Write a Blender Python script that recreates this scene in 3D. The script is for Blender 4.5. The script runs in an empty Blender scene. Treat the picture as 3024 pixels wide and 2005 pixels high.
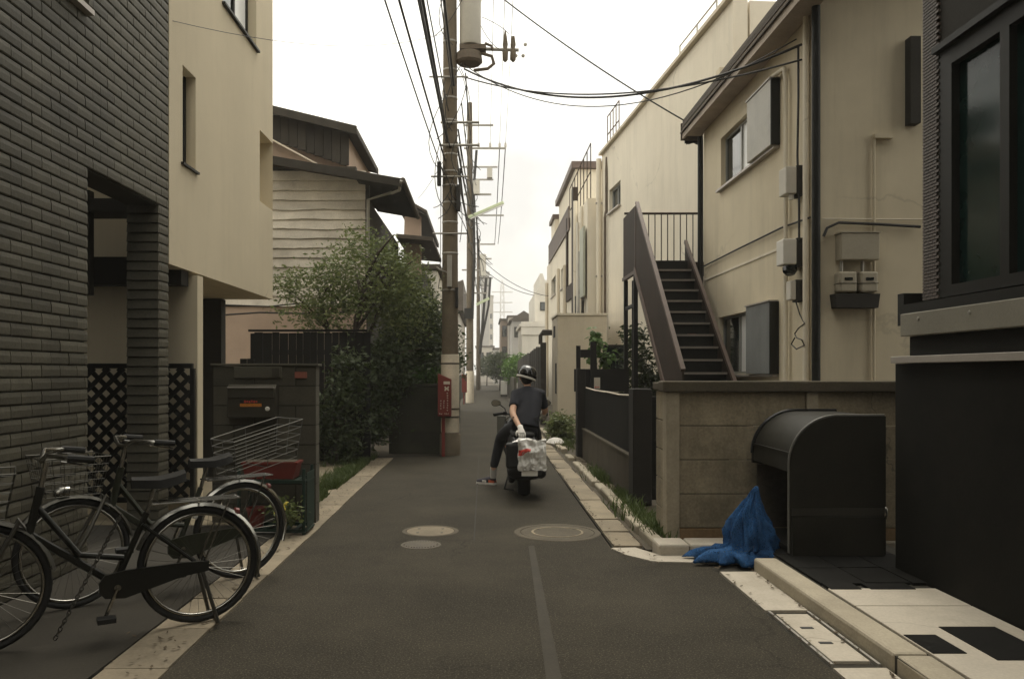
import bpy, math, random
import numpy as np
from mathutils import Vector, Matrix, noise as mnoise
random.seed(7); RNG = np.random.default_rng(7)
S = bpy.context.scene
COL = S.collection
K, CX, CY, H = 1839.0, 1120.0, 860.0, 1.46      # focal, vanishing point and eye height used when the place was surveyed
R = math.radians

# ------------------------------------------------------------------ camera, sky, sun, exposure
cam = bpy.data.cameras.new('camera'); cam.sensor_width = 36; cam.lens = 28.0
cam.shift_x = 0.0264; cam.shift_y = 0.0321; cam.clip_end = 2000; cam.clip_start = 0.05
co = bpy.data.objects.new('camera', cam); COL.objects.link(co)
co.location = (0, 0, H); co.rotation_euler = (R(90), 0, 0); S.camera = co

SUN_EL, SUN_AZ = 62.0, 12.0                       # high, a little ahead of the camera, behind cloud
w = bpy.data.worlds.new('World'); S.world = w; w.use_nodes = True
nt = w.node_tree; nt.nodes.clear()
sky = nt.nodes.new('ShaderNodeTexSky'); sky.sky_type = 'NISHITA'; sky.sun_disc = False
sky.sun_elevation = R(SUN_EL); sky.sun_rotation = R(SUN_AZ); sky.air_density = 1.0; sky.dust_density = 4.0
hs = nt.nodes.new('ShaderNodeHueSaturation'); hs.inputs['Saturation'].default_value = 0.15
tc = nt.nodes.new('ShaderNodeTexCoord')
cn = nt.nodes.new('ShaderNodeTexNoise'); cn.inputs['Scale'].default_value = 2.2; cn.inputs['Detail'].default_value = 6
cr = nt.nodes.new('ShaderNodeValToRGB')
cr.color_ramp.elements[0].position = 0.37; cr.color_ramp.elements[0].color = (4.7, 4.6, 4.4, 1)
cr.color_ramp.elements[1].position = 0.57; cr.color_ramp.elements[1].color = (11.6, 11.2, 9.9, 1)
mx = nt.nodes.new('ShaderNodeMix'); mx.data_type = 'RGBA'; mx.inputs[0].default_value = 0.88
bg = nt.nodes.new('ShaderNodeBackground'); bg.inputs['Strength'].default_value = 0.1
ow = nt.nodes.new('ShaderNodeOutputWorld')
L = nt.links.new
L(sky.outputs[0], hs.inputs['Color']); L(tc.outputs['Generated'], cn.inputs['Vector']); L(cn.outputs['Fac'], cr.inputs[0])
L(hs.outputs[0], mx.inputs[6]); L(cr.outputs[0], mx.inputs[7]); L(mx.outputs[2], bg.inputs[0]); L(bg.outputs[0], ow.inputs[0])
sl = bpy.data.lights.new('sun', 'SUN'); sl.energy = 0.9; sl.angle = R(28); sl.color = (1, 0.93, 0.80)
so = bpy.data.objects.new('sun', sl); COL.objects.link(so)
sd = Vector((math.sin(R(SUN_AZ))*math.cos(R(SUN_EL)), math.cos(R(SUN_AZ))*math.cos(R(SUN_EL)), math.sin(R(SUN_EL))))
so.rotation_euler = sd.to_track_quat('Z', 'Y').to_euler()
S.view_settings.view_transform = 'Standard'; S.view_settings.look = 'None'
S.view_settings.exposure = 1.08; S.view_settings.gamma = 1.0; S.view_settings.use_curve_mapping = False

# ------------------------------------------------------------------ helpers
def P(px, py, Y): return Vector(((px-CX)*Y/K, Y, H-(py-CY)*Y/K))
def PX(px, X): return X*K/(px-CX)                  # distance at which a wall plane X crosses column px

class MB:
    def __init__(s): s.v = []; s.f = []
    def add(s, vs, fs):
        n = len(s.v); s.v += [tuple(v) for v in vs]; s.f += [tuple(i+n for i in f) for f in fs]; return s
    def obox(s, c, a, b, d):
        c, a, b, d = Vector(c), Vector(a), Vector(b), Vector(d)
        vs = [c+i*a+j*b+k*d for k in (-1, 1) for j in (-1, 1) for i in (-1, 1)]
        fs = [(0,2,3,1),(4,5,7,6),(0,1,5,4),(2,6,7,3),(0,4,6,2),(1,3,7,5)]
        if a.cross(b).dot(d) < 0: fs = [f[::-1] for f in fs]
        return s.add(vs, fs)
    def box(s, x0, x1, y0, y1, z0, z1):
        return s.obox(((x0+x1)/2, (y0+y1)/2, (z0+z1)/2), (abs(x1-x0)/2,0,0), (0,abs(y1-y0)/2,0), (0,0,abs(z1-z0)/2))
    def prism(s, pts, axis, a, b):
        def m(p, t): return {'x': (t, p[0], p[1]), 'y': (p[0], t, p[1]), 'z': (p[0], p[1], t)}[axis]
        n = len(pts); vs = [m(p, a) for p in pts]+[m(p, b) for p in pts]
        fs = [tuple(range(n))[::-1], tuple(range(n, 2*n))]+[(i, (i+1) % n, (i+1) % n+n, i+n) for i in range(n)]
        return s.add(vs, fs)
    def tube(s, path, r, n=6, cap=True, closed=False):
        path = [Vector(p) for p in path]; m = len(path)
        rr = r if isinstance(r, (list, tuple)) else [r]*m
        t0 = (path[1]-path[0]).normalized(); ref = Vector((0,0,1)) if abs(t0.z) < .9 else Vector((1,0,0))
        u = t0.cross(ref).normalized(); vs = []; fs = []
        for i, p in enumerate(path):
            if closed: t = (path[(i+1) % m]-path[i-1])
            else: t = path[min(i+1, m-1)]-path[max(i-1, 0)]
            t = t.normalized(); u = (u-t*u.dot(t)).normalized(); b = t.cross(u)
            for k in range(n):
                a = 2*math.pi*k/n; vs.append(p+rr[i]*(math.cos(a)*u+math.sin(a)*b))
        for i in range(m if closed else m-1):
            j = (i+1) % m
            for k in range(n):
                q = (k+1) % n; fs.append((i*n+k, i*n+q, j*n+q, j*n+k))
        if cap and not closed: fs += [tuple(range(n))[::-1], tuple(range((m-1)*n, m*n))]
        return s.add(vs, fs)
    def loft(s, rings, cap=True, closed=False):
        n = len(rings[0]); vs = [p for r_ in rings for p in r_]; fs = []; m = len(rings)
        for i in range(m if closed else m-1):
            j = (i+1) % m
            for k in range(n):
                q = (k+1) % n; fs.append((i*n+k, i*n+q, j*n+q, j*n+k))
        if cap and not closed: fs += [tuple(range(n))[::-1], tuple(range((m-1)*n, m*n))]
        return s.add(vs, fs)
    def lathe(s, prof, c, n=16, ax=(0,0,1)):
        ax = Vector(ax).normalized(); ref = Vector((0,0,1)) if abs(ax.z) < .9 else Vector((1,0,0))
        u = ax.cross(ref).normalized(); b = ax.cross(u); c = Vector(c)
        return s.loft([[c+ax*z+max(r, 1e-4)*(math.cos(2*math.pi*k/n)*u+math.sin(2*math.pi*k/n)*b) for k in range(n)] for r, z in prof])
    def cyl(s, a, b, r, n=10): return s.tube([a, b], r, n)
    def sphere(s, c, r, n=12, m=8, sc=(1,1,1)):
        rings = []
        for i in range(m+1):
            t = math.pi*i/m
            rings.append([Vector(c)+Vector((max(math.sin(t),1e-4)*math.cos(2*math.pi*k/n)*r*sc[0], max(math.sin(t),1e-4)*math.sin(2*math.pi*k/n)*r*sc[1], -math.cos(t)*r*sc[2])) for k in range(n)])
        return s.loft(rings)
    def build(s, name, mat, parent=None, bev=0, smooth=False, off=None):
        me = bpy.data.meshes.new(name); o0 = off if off is not None else root_loc(parent)
        me.from_pydata([(v[0]-o0[0], v[1]-o0[1], v[2]-o0[2]) for v in s.v], [], s.f); me.update()
        me.materials.append(mat)
        if smooth:
            me.polygons.foreach_set('use_smooth', [True]*len(me.polygons))
        o = bpy.data.objects.new(name, me); COL.objects.link(o)
        if parent is not None: o.parent = parent
        elif off is not None: o.location = off
        if bev:
            b = o.modifiers.new('bevel', 'BEVEL'); b.width = bev; b.segments = 2; b.limit_method = 'ANGLE'
        if smooth and smooth != 'all':
            try:
                me.set_sharp_from_angle(angle=R(45))
            except Exception: pass
        return o
def root_loc(o):
    if o is None: return (0,0,0)
    while o.parent: o = o.parent
    return o.location
def tag(o, label, cat, group=None):
    o['label'] = label; o['category'] = cat
    if group: o['group'] = group
    return o
def thing(name, label, cat, loc=(0,0,0), group=None):
    o = bpy.data.objects.new(name, None); COL.objects.link(o); o.empty_display_size = .2
    o.location = loc; return tag(o, label, cat, group)
def kind(o, k): o['kind'] = k; return o
def bx(name, mat, par, x0, x1, y0, y1, z0, z1, bev=0): return MB().box(x0,x1,y0,y1,z0,z1).build(name, mat, par, bev)
def share(name, me, par, loc, rot=None, scale=None):
    o = bpy.data.objects.new(name, me); COL.objects.link(o); o.parent = par
    rl = Vector(root_loc(par)); o.location = Vector(loc)-rl
    if rot: o.rotation_euler = rot
    if scale: o.scale = scale
    return o
def meshof(mb, name, mat):
    me = bpy.data.meshes.new(name); me.from_pydata(mb.v, [], mb.f); me.update(); me.materials.append(mat); return me
def copy_tree(o, parent=None):
    c = o.copy(); COL.objects.link(c); c.parent = parent
    for ch in list(o.children): copy_tree(ch, c)
    return c
def wall(mb, o, ud, nd, u0, u1, z0, z1, th, holes=(), zf=None):
    """slab along ud with rectangular holes; nd = inward; reveals built"""
    o, ud, nd = Vector(o), Vector(ud).normalized(), Vector(nd).normalized(); Z = Vector((0,0,1))
    pt = lambda u, z, t: o+ud*u+Z*z+nd*t
    us = sorted({u0, u1, *[h for q in holes for h in q[:2]]}); zs = sorted({z0, z1, *[h for q in holes for h in q[2:]]})
    inh = lambda u, z: any(q[0]-1e-6 < u < q[1]+1e-6 and q[2]-1e-6 < z < q[3]+1e-6 for q in holes)
    flip = ud.cross(Z).dot(nd) > 0
    def quad(*p):
        mb.add(p if not flip else p[::-1], [(0,1,2,3)])
    for a, b in zip(us, us[1:]):
        for c, d in zip(zs, zs[1:]):
            if inh((a+b)/2, (c+d)/2): continue
            quad(pt(a,c,0), pt(b,c,0), pt(b,d,0), pt(a,d,0)) if not flip else quad(pt(a,c,0), pt(b,c,0), pt(b,d,0), pt(a,d,0))
            quad(pt(b,c,th), pt(a,c,th), pt(a,d,th), pt(b,d,th))
    for q, s in [((u0,u1,z0,z1), 1)]+[(h, -1) for h in holes]:
        a, b, c, d = q
        for e in ((a,c,b,c), (b,c,b,d), (b,d,a,d), (a,d,a,c)):
            if s < 0 and abs(e[1]-z0) < 1e-6 and abs(e[3]-z0) < 1e-6: continue
            p = (pt(e[0],e[1],th), pt(e[2],e[3],th), pt(e[2],e[3],0), pt(e[0],e[1],0))
            quad(*(p if s > 0 else p[::-1]))
    return mb

# ------------------------------------------------------------------ materials
MATS = {}
def mk(name, col, rough=.85, var=.18, sc=1.6, fine=45, bump=.15, metal=0, spec=.4, stain=0, stcol=None, streak=0, rand=0, stscale=.9, coat=0, crack=0, crs=.5, speck=0):
    m = bpy.data.materials.new(name); m.use_nodes = True; t = m.node_tree; N = t.nodes; lk = t.links.new
    b = N['Principled BSDF']; g = N.new('ShaderNodeNewGeometry')
    n1 = N.new('ShaderNodeTexNoise'); n1.inputs['Scale'].default_value = sc; n1.inputs['Detail'].default_value = 7; n1.inputs['Roughness'].default_value = .62
    n2 = N.new('ShaderNodeTexNoise'); n2.inputs['Scale'].default_value = fine; n2.inputs['Detail'].default_value = 4
    lk(g.outputs['Position'], n1.inputs['Vector']); lk(g.outputs['Position'], n2.inputs['Vector'])
    ad = N.new('ShaderNodeMath'); ad.operation = 'MULTIPLY_ADD'; ad.inputs[1].default_value = .4
    mu = N.new('ShaderNodeMath'); mu.operation = 'MULTIPLY'; mu.inputs[1].default_value = .6
    lk(n1.outputs['Fac'], mu.inputs[0]); lk(n2.outputs['Fac'], ad.inputs[0]); lk(mu.outputs[0], ad.inputs[2])
    mr = N.new('ShaderNodeMapRange'); mr.inputs[1].default_value = .33; mr.inputs[2].default_value = .67
    lk(ad.outputs[0], mr.inputs[0])
    mix = N.new('ShaderNodeMix'); mix.data_type = 'RGBA'
    c = Vector(col[:3]); mix.inputs[6].default_value = (*(c*(1-var)), 1); mix.inputs[7].default_value = (*(c*(1+var)), 1)
    lk(mr.outputs[0], mix.inputs[0]); out = mix.outputs[2]
    if stain:
        n3 = N.new('ShaderNodeTexNoise'); n3.inputs['Scale'].default_value = stscale; n3.inputs['Detail'].default_value = 8; n3.inputs['Roughness'].default_value = .68
        of = N.new('ShaderNodeVectorMath'); of.operation = 'ADD'; of.inputs[1].default_value = (13.1, 4.7, 2.2)
        lk(g.outputs['Position'], of.inputs[0]); lk(of.outputs[0], n3.inputs['Vector'])
        r3 = N.new('ShaderNodeMapRange'); r3.inputs[1].default_value = .46; r3.inputs[2].default_value = .72; r3.inputs[4].default_value = stain
        lk(n3.outputs['Fac'], r3.inputs[0])
        m3 = N.new('ShaderNodeMix'); m3.data_type = 'RGBA'; m3.inputs[7].default_value = (*(stcol or c*.45), 1)
        lk(r3.outputs[0], m3.inputs[0]); lk(out, m3.inputs[6]); out = m3.outputs[2]
    if streak:
        mp = N.new('ShaderNodeMapping'); mp.inputs['Scale'].default_value = (2.3, 2.3, .22)
        n4 = N.new('ShaderNodeTexNoise'); n4.inputs['Scale'].default_value = 1.5; n4.inputs['Detail'].default_value = 9; n4.inputs['Roughness'].default_value = .7
        lk(g.outputs['Position'], mp.inputs[0]); lk(mp.outputs[0], n4.inputs['Vector'])
        r4 = N.new('ShaderNodeMapRange'); r4.inputs[1].default_value = .48; r4.inputs[2].default_value = .75; r4.inputs[4].default_value = streak
        lk(n4.outputs['Fac'], r4.inputs[0])
        m4 = N.new('ShaderNodeMix'); m4.data_type = 'RGBA'; m4.inputs[7].default_value = (*(c*.35), 1)
        lk(r4.outputs[0], m4.inputs[0]); lk(out, m4.inputs[6]); out = m4.outputs[2]
    if speck:
        n5 = N.new('ShaderNodeTexNoise'); n5.inputs['Scale'].default_value = 105; n5.inputs['Detail'].default_value = 1; lk(g.outputs['Position'], n5.inputs['Vector'])
        r5 = N.new('ShaderNodeMapRange'); r5.inputs[1].default_value = .56; r5.inputs[2].default_value = .70; r5.inputs[4].default_value = speck; lk(n5.outputs['Fac'], r5.inputs[0])
        m5 = N.new('ShaderNodeMix'); m5.data_type = 'RGBA'; m5.inputs[7].default_value = (*(c*3.2), 1); lk(r5.outputs[0], m5.inputs[0]); lk(out, m5.inputs[6]); out = m5.outputs[2]
    if crack:
        nd_ = N.new('ShaderNodeTexNoise'); nd_.inputs['Scale'].default_value = 2.5; nd_.inputs['Detail'].default_value = 5; lk(g.outputs['Position'], nd_.inputs['Vector'])
        va = N.new('ShaderNodeVectorMath'); va.operation = 'MULTIPLY_ADD'; va.inputs[1].default_value = (.5,.5,.5); lk(nd_.outputs['Color'], va.inputs[0]); lk(g.outputs['Position'], va.inputs[2])
        vo = N.new('ShaderNodeTexVoronoi'); vo.feature = 'DISTANCE_TO_EDGE'; vo.inputs['Scale'].default_value = crs; lk(va.outputs[0], vo.inputs['Vector'])
        r6 = N.new('ShaderNodeMapRange'); r6.inputs[1].default_value = .0; r6.inputs[2].default_value = .006; r6.inputs[3].default_value = crack; r6.inputs[4].default_value = 0; lk(vo.outputs['Distance'], r6.inputs[0])
        n7 = N.new('ShaderNodeTexNoise'); n7.inputs['Scale'].default_value = .7; n7.inputs['Detail'].default_value = 2; lk(va.outputs[0], n7.inputs['Vector'])
        r7 = N.new('ShaderNodeMapRange'); r7.inputs[1].default_value = .48; r7.inputs[2].default_value = .60; lk(n7.outputs['Fac'], r7.inputs[0])
        ml = N.new('ShaderNodeMath'); ml.operation = 'MULTIPLY'; lk(r6.outputs[0], ml.inputs[0]); lk(r7.outputs[0], ml.inputs[1])
        m6 = N.new('ShaderNodeMix'); m6.data_type = 'RGBA'; m6.inputs[7].default_value = (*(c*.22), 1); lk(ml.outputs[0], m6.inputs[0]); lk(out, m6.inputs[6]); out = m6.outputs[2]
    if rand:
        oi = N.new('ShaderNodeObjectInfo'); mv = N.new('ShaderNodeMapRange'); mv.inputs[3].default_value = 1-rand; mv.inputs[4].default_value = 1+rand
        lk(oi.outputs['Random'], mv.inputs[0]); h = N.new('ShaderNodeHueSaturation'); lk(mv.outputs[0], h.inputs['Value']); lk(out, h.inputs['Color']); out = h.outputs[0]
    lk(out, b.inputs['Base Color'])
    b.inputs['Roughness'].default_value = rough; b.inputs['Metallic'].default_value = metal
    b.inputs['Specular IOR Level'].default_value = spec
    if coat: b.inputs['Coat Weight'].default_value = coat
    if bump:
        bp = N.new('ShaderNodeBump'); bp.inputs['Strength'].default_value = bump; bp.inputs['Distance'].default_value = .01
        lk(ad.outputs[0], bp.inputs['Height']); lk(bp.outputs[0], b.inputs['Normal'])
    MATS[name] = m; return m
def leafmat(name, c1, c2):
    m = bpy.data.materials.new(name); m.use_nodes = True; t = m.node_tree; N = t.nodes; lk = t.links.new
    b = N['Principled BSDF']; g = N.new('ShaderNodeNewGeometry'); n1 = N.new('ShaderNodeTexNoise'); n1.inputs['Scale'].default_value = 1.3; n1.inputs['Detail'].default_value = 3
    lk(g.outputs['Position'], n1.inputs['Vector'])
    ad = N.new('ShaderNodeMath'); ad.operation = 'MULTIPLY_ADD'; ad.inputs[1].default_value = .55; lk(g.outputs['Random Per Island'], ad.inputs[0])
    mu = N.new('ShaderNodeMath'); mu.operation = 'MULTIPLY'; mu.inputs[1].default_value = .45; lk(n1.outputs['Fac'], mu.inputs[0]); lk(mu.outputs[0], ad.inputs[2])
    mix = N.new('ShaderNodeMix'); mix.data_type = 'RGBA'; mix.inputs[6].default_value = (*c1, 1); mix.inputs[7].default_value = (*c2, 1); lk(ad.outputs[0], mix.inputs[0])
    lk(mix.outputs[2], b.inputs['Base Color']); b.inputs['Roughness'].default_value = .55; b.inputs['Specular IOR Level'].default_value = .35
    tr = N.new('ShaderNodeBsdfTranslucent'); lk(mix.outputs[2], tr.inputs['Color']); ms = N.new('ShaderNodeMixShader'); ms.inputs[0].default_value = .3
    lk(b.outputs[0], ms.inputs[1]); lk(tr.outputs[0], ms.inputs[2]); lk(ms.outputs[0], N['Material Output'].inputs[0]); return m

asphalt = mk('asphalt', (.036,.031,.0215), .93, .42, 1.1, 75, 1.0, stain=.6, stcol=(.021,.018,.0125), stscale=1.0, spec=.2, crack=.45, crs=.42, speck=.75)
asphalt_seam = mk('asphalt_seam', (.041,.035,.0245), .9, .25, 3, 120, .4)
soil = mk('soil', (.075,.062,.042), .95, .35, 2, 30, .5)
sand = mk('sandy_ground', (.21,.175,.115), .95, .3, 2, 40, .4)
conc_gutter = mk('gutter_concrete', (.235,.195,.135), .9, .22, 2.2, 60, .25, stain=.5, stcol=(.10,.083,.056), rand=.16, stscale=1.8)
conc_kerb = mk('kerb_concrete', (.36,.315,.235), .88, .2, 3, 70, .25, stain=.4, stcol=(.17,.14,.10), rand=.08)
conc_white = mk('pale_concrete', (.47,.42,.34), .88, .16, 1.6, 60, .2, stain=.55, stcol=(.25,.215,.155), stscale=1.4, crack=.5, crs=.6)
conc_wall = mk('plate_concrete', (.30,.25,.17), .92, .34, 2.2, 50, .4, stain=.75, stcol=(.095,.078,.050), streak=.6, rand=.12, stscale=1.5, crack=.6, crs=.8)
conc_cope = mk('coping_concrete', (.10,.083,.056), .92, .3, 2.5, 50, .3, stain=.5, stcol=(.05,.042,.028), streak=.3)
conc_post = mk('post_concrete', (.38,.325,.235), .92, .22, 2.5, 50, .25, stain=.35, streak=.35)
block_dark = mk('block_concrete', (.084,.076,.055), .92, .22, 3, 60, .3, stain=.4, streak=.3, rand=.13)
block_moss = mk('mossy_block', (.036,.034,.021), .95, .3, 3, 60, .3, stain=.5, stcol=(.03,.036,.018), rand=.18)
mortar = mk('mortar', (.034,.030,.021), .95, .2, 3, 60, .2)
slate = mk('slate_tile', (.011,.0105,.009), .9, .3, 4, 60, .15, rand=.2, spec=.12)
tile_wall = mk('olive_wall_tile', (.066,.060,.043), .6, .3, 2.0, 45, .35, rand=.2, spec=.25, stain=.3, stcol=(.032,.029,.021))
tile_joint = mk('tile_joint', (.036,.033,.024), .9, .2, 3, 60, .1)
beige = mk('beige_stucco', (.57,.495,.355), .9, .09, .7, 140, .25, stain=.14, stcol=(.44,.375,.265), streak=.12, stscale=.5, crack=.35, crs=.25)
cream = mk('cream_stucco', (.64,.56,.41), .9, .10, .8, 140, .25, stain=.30, stcol=(.44,.37,.26), streak=.24, stscale=.7, crack=.22, crs=.3)
cream2 = mk('pale_stucco', (.72,.655,.53), .9, .08, .8, 120, .2, stain=.25, stcol=(.53,.46,.35), streak=.2, stscale=.5, crack=.4, crs=.25)
cream3 = mk('annex_render', (.60,.53,.41), .92, .1, 1, 100, .2, stain=.25, stcol=(.36,.29,.19), streak=.2)
whitewash = mk('white_render', (.66,.62,.54), .9, .08, .7, 90, .15, stain=.2, streak=.15)
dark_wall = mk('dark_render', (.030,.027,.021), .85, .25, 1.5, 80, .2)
black_metal = mk('black_metal', (.0125,.012,.0095), .5, .25, 3, 90, .06, spec=.22)
shutter_black = mk('shutter_black', (.0105,.010,.0078), .75, .35, 2, 90, .05, spec=.15, stain=.5, stcol=(.022,.020,.015), stscale=1.6, streak=.2)
brown_metal = mk('brown_steel', (.036,.024,.0165), .7, .25, 3, 80, .1, stain=.3, stcol=(.055,.03,.02), spec=.2)
brown_rail = mk('brown_rail', (.105,.072,.055), .55, .2, 3, 80, .1)
tread_edge = mk('tread_nosing', (.22,.19,.16), .6, .2, 4, 80, .1)
grey_alu = mk('grey_aluminium', (.30,.30,.28), .45, .08, 3, 60, .04, metal=.25)
meter_beige = mk('meter_beige', (.40,.355,.27), .6, .1, 3, 60, .05, stain=.25)
beam_grey = mk('beam_grey', (.27,.25,.20), .7, .12, 2, 60, .1, stain=.2)
ledge_metal = mk('ledge_metal', (.42,.38,.34), .45, .1, 3, 60, .05, metal=.2)
brown_tile = mk('brown_mosaic', (.075,.052,.040), .55, .25, 5, 80, .15)
glass_dark = mk('dark_glass', (.012,.016,.015), .06, .2, 1, 10, 0, spec=.7)
glass_teal = mk('teal_glass', (.012,.030,.026), .10, .3, .6, 6, 0, spec=.3)
frost = mk('frosted_glass', (.80,.80,.78), .35, .04, 2, 60, 0, spec=.5)
curtain = mk('curtain', (.50,.45,.36), .9, .15, 6, 60, .1)
shutter_pale = mk('pale_shutter', (.46,.44,.39), .55, .08, 3, 60, .05, stain=.4, streak=.2, stscale=2)
shutter_grey = mk('storm_shutter', (.20,.205,.20), .55, .08, 3, 60, .05, stain=.4, streak=.25, stscale=2)
fascia = mk('eave_fascia', (.42,.355,.29), .8, .22, 2.5, 50, .15, stain=.5, stcol=(.20,.15,.11))
roof_brown = mk('roof_sheet', (.085,.068,.052), .8, .25, 2, 40, .2)
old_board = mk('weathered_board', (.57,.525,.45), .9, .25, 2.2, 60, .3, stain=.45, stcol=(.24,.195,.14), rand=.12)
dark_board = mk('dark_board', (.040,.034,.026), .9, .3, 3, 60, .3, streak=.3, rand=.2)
pinkwall = mk('pink_plaster', (.42,.315,.24), .9, .12, 2, 60, .2)
fence_board = mk('shade_dark_board', (.0055,.0048,.0034), .955, .3, 4, 60, .3, rand=.25)  # deep shade at the fence put into the board colour
timber_dark = mk('old_timber', (.013,.0105,.0075), .85, .3, 4, 60, .3, rand=.2)
pole_conc = mk('pole_concrete', (.15,.12,.082), .9, .25, 3, 60, .3, stain=.4, stcol=(.09,.068,.045), streak=.3)
pole_pale = mk('pole_sleeve', (.74,.66,.52), .8, .18, 4, 60, .2, stain=.35, stcol=(.22,.18,.13))
galv = mk('galvanised', (.34,.32,.28), .5, .2, 6, 60, .08, metal=.3)
rusty = mk('rusty_steel', (.115,.088,.062), .8, .35, 6, 60, .2)
trafo = mk('transformer_grey', (.55,.52,.45), .6, .1, 3, 60, .05, stain=.2)
cable_m = mk('cable', (.022,.020,.017), .6, .1, 3, 30, 0)
red_box = mk('red_paint', (.17,.026,.018), .5, .15, 4, 50, .05, stain=.25, stcol=(.15,.03,.02))
mark_w = mk('white_print', (.62,.55,.44), .6, .1, 4, 50, 0)
mark_k = mk('black_print', (.02,.02,.02), .6, .1, 4, 50, 0)
lamp_green = mk('lamp_housing', (.50,.56,.36), .5, .1, 3, 50, 0)
rubber = mk('rubber', (.014,.0135,.012), .75, .2, 8, 60, .1)
chrome = mk('chrome', (.34,.33,.30), .25, .05, 4, 40, 0, metal=1)
steel_wire = mk('steel_wire', (.12,.115,.10), .4, .1, 4, 40, 0, metal=.9)
bike_dark = mk('bicycle_paint', (.016,.016,.013), .35, .2, 4, 40, 0, spec=.25)
bike_green = mk('bicycle_paint_olive', (.026,.028,.018), .35, .2, 4, 40, 0, spec=.25)
saddle_m = mk('saddle_vinyl', (.012,.0115,.010), .6, .2, 6, 60, .1, spec=.2)
net_m = mk('blue_net', (.022,.075,.185), .85, .5, 12, 160, .8, spec=.15)
nt_b = net_m.node_tree; _pb = nt_b.nodes['Principled BSDF']; _tr = nt_b.nodes.new('ShaderNodeBsdfTransparent'); _ms = nt_b.nodes.new('ShaderNodeMixShader'); _uv = nt_b.nodes.new('ShaderNodeNewGeometry'); _vo = nt_b.nodes.new('ShaderNodeTexVoronoi'); _vo.inputs['Scale'].default_value = 70; _mr = nt_b.nodes.new('ShaderNodeMapRange'); _mr.inputs[1].default_value = .30; _mr.inputs[2].default_value = .22; _mr.inputs[4].default_value = .55
nt_b.links.new(_uv.outputs['Position'], _vo.inputs['Vector']); nt_b.links.new(_vo.outputs['Distance'], _mr.inputs[0]); nt_b.links.new(_mr.outputs[0], _ms.inputs[0]); nt_b.links.new(_pb.outputs[0], _ms.inputs[1]); nt_b.links.new(_tr.outputs[0], _ms.inputs[2]); nt_b.links.new(_ms.outputs[0], nt_b.nodes['Material Output'].inputs[0])
green_pl = mk('green_plastic', (.014,.032,.022), .5, .15, 3, 50, 0)
red_pl = mk('red_plastic', (.15,.026,.018), .45, .15, 3, 50, 0)
orange_m = mk('orange_sticker', (.55,.20,.03), .6, .25, 60, 140, 0)
yellow_m = mk('yellow_petal', (.60,.48,.06), .6, .2, 6, 60, 0)
postbox_m = mk('mailbox_metal', (.060,.054,.039), .45, .12, 3, 60, .03, metal=.3)
skin_m = mk('skin', (.55,.33,.22), .6, .1, 5, 60, .05)
shirt_m = mk('navy_shirt', (.016,.017,.023), .9, .25, 5, 120, .3)
pants_m = mk('dark_trousers', (.020,.021,.025), .9, .25, 5, 120, .3)
glove_m = mk('white_glove', (.66,.63,.58), .85, .1, 8, 120, .2)
sock_m = mk('grey_sock', (.42,.40,.37), .9, .1, 8, 120, .2)
sole_m = mk('white_sole', (.70,.67,.62), .7, .05, 8, 60, 0)
shoe_m = mk('dark_shoe', (.05,.045,.055), .8, .3, 12, 60, .2)
orange_shoe = mk('orange_shoe', (.62,.13,.05), .7, .15, 8, 60, 0)
helmet_m = mk('helmet_black', (.012,.012,.012), .16, .1, 3, 30, 0, coat=.5)
trim_w = mk('white_trim', (.70,.67,.60), .5, .05, 3, 30, 0)
hair_m = mk('black_hair', (.012,.010,.009), .6, .2, 20, 80, .2)
scoot_m = mk('scooter_black', (.013,.013,.0135), .3, .2, 3, 40, 0, coat=.3)
scoot_matt = mk('scooter_matt', (.017,.0165,.016), .7, .2, 4, 60, .1)
bag_m = mk('clear_bag', (.74,.72,.68), .3, .10, 16, 40, 1.0, spec=.6)
red_print = mk('red_print', (.62,.07,.05), .5, .35, 14, 50, 0)
smoke_pl = mk('smoke_screen', (.13,.13,.115), .25, .2, 3, 40, 0)
far_wall = mk('far_concrete', (.46,.42,.36), .9, .12, .3, 10, 0, stain=.2)
far_grey = mk('far_grey', (.36,.34,.31), .9, .1, .3, 10, 0)
leaf_d = leafmat('leaf_dark', (.018,.030,.010), (.070,.092,.030))
leaf_m = leafmat('leaf_mid', (.060,.088,.028), (.215,.245,.090))
leaf_g = leafmat('leaf_bright', (.035,.085,.015), (.11,.19,.035))
grass_m = leafmat('grass_blade', (.035,.060,.014), (.11,.14,.04))
bark = mk('bark', (.055,.042,.030), .95, .3, 6, 60, .4)

hm = bpy.data.materials.new('haze_air'); hm.use_nodes = True; hn = hm.node_tree; hn.nodes.remove(hn.nodes['Principled BSDF'])
hv = hn.nodes.new('ShaderNodeVolumePrincipled'); hv.inputs['Color'].default_value = (.95, .94, .90, 1); hv.inputs['Density'].default_value = .0016; hn.links.new(hv.outputs[0], hn.nodes['Material Output'].inputs['Volume'])
kind(MB().box(-252, 252, -62, 452, -1.3, 60).build('haze', hm), 'stuff')
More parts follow.
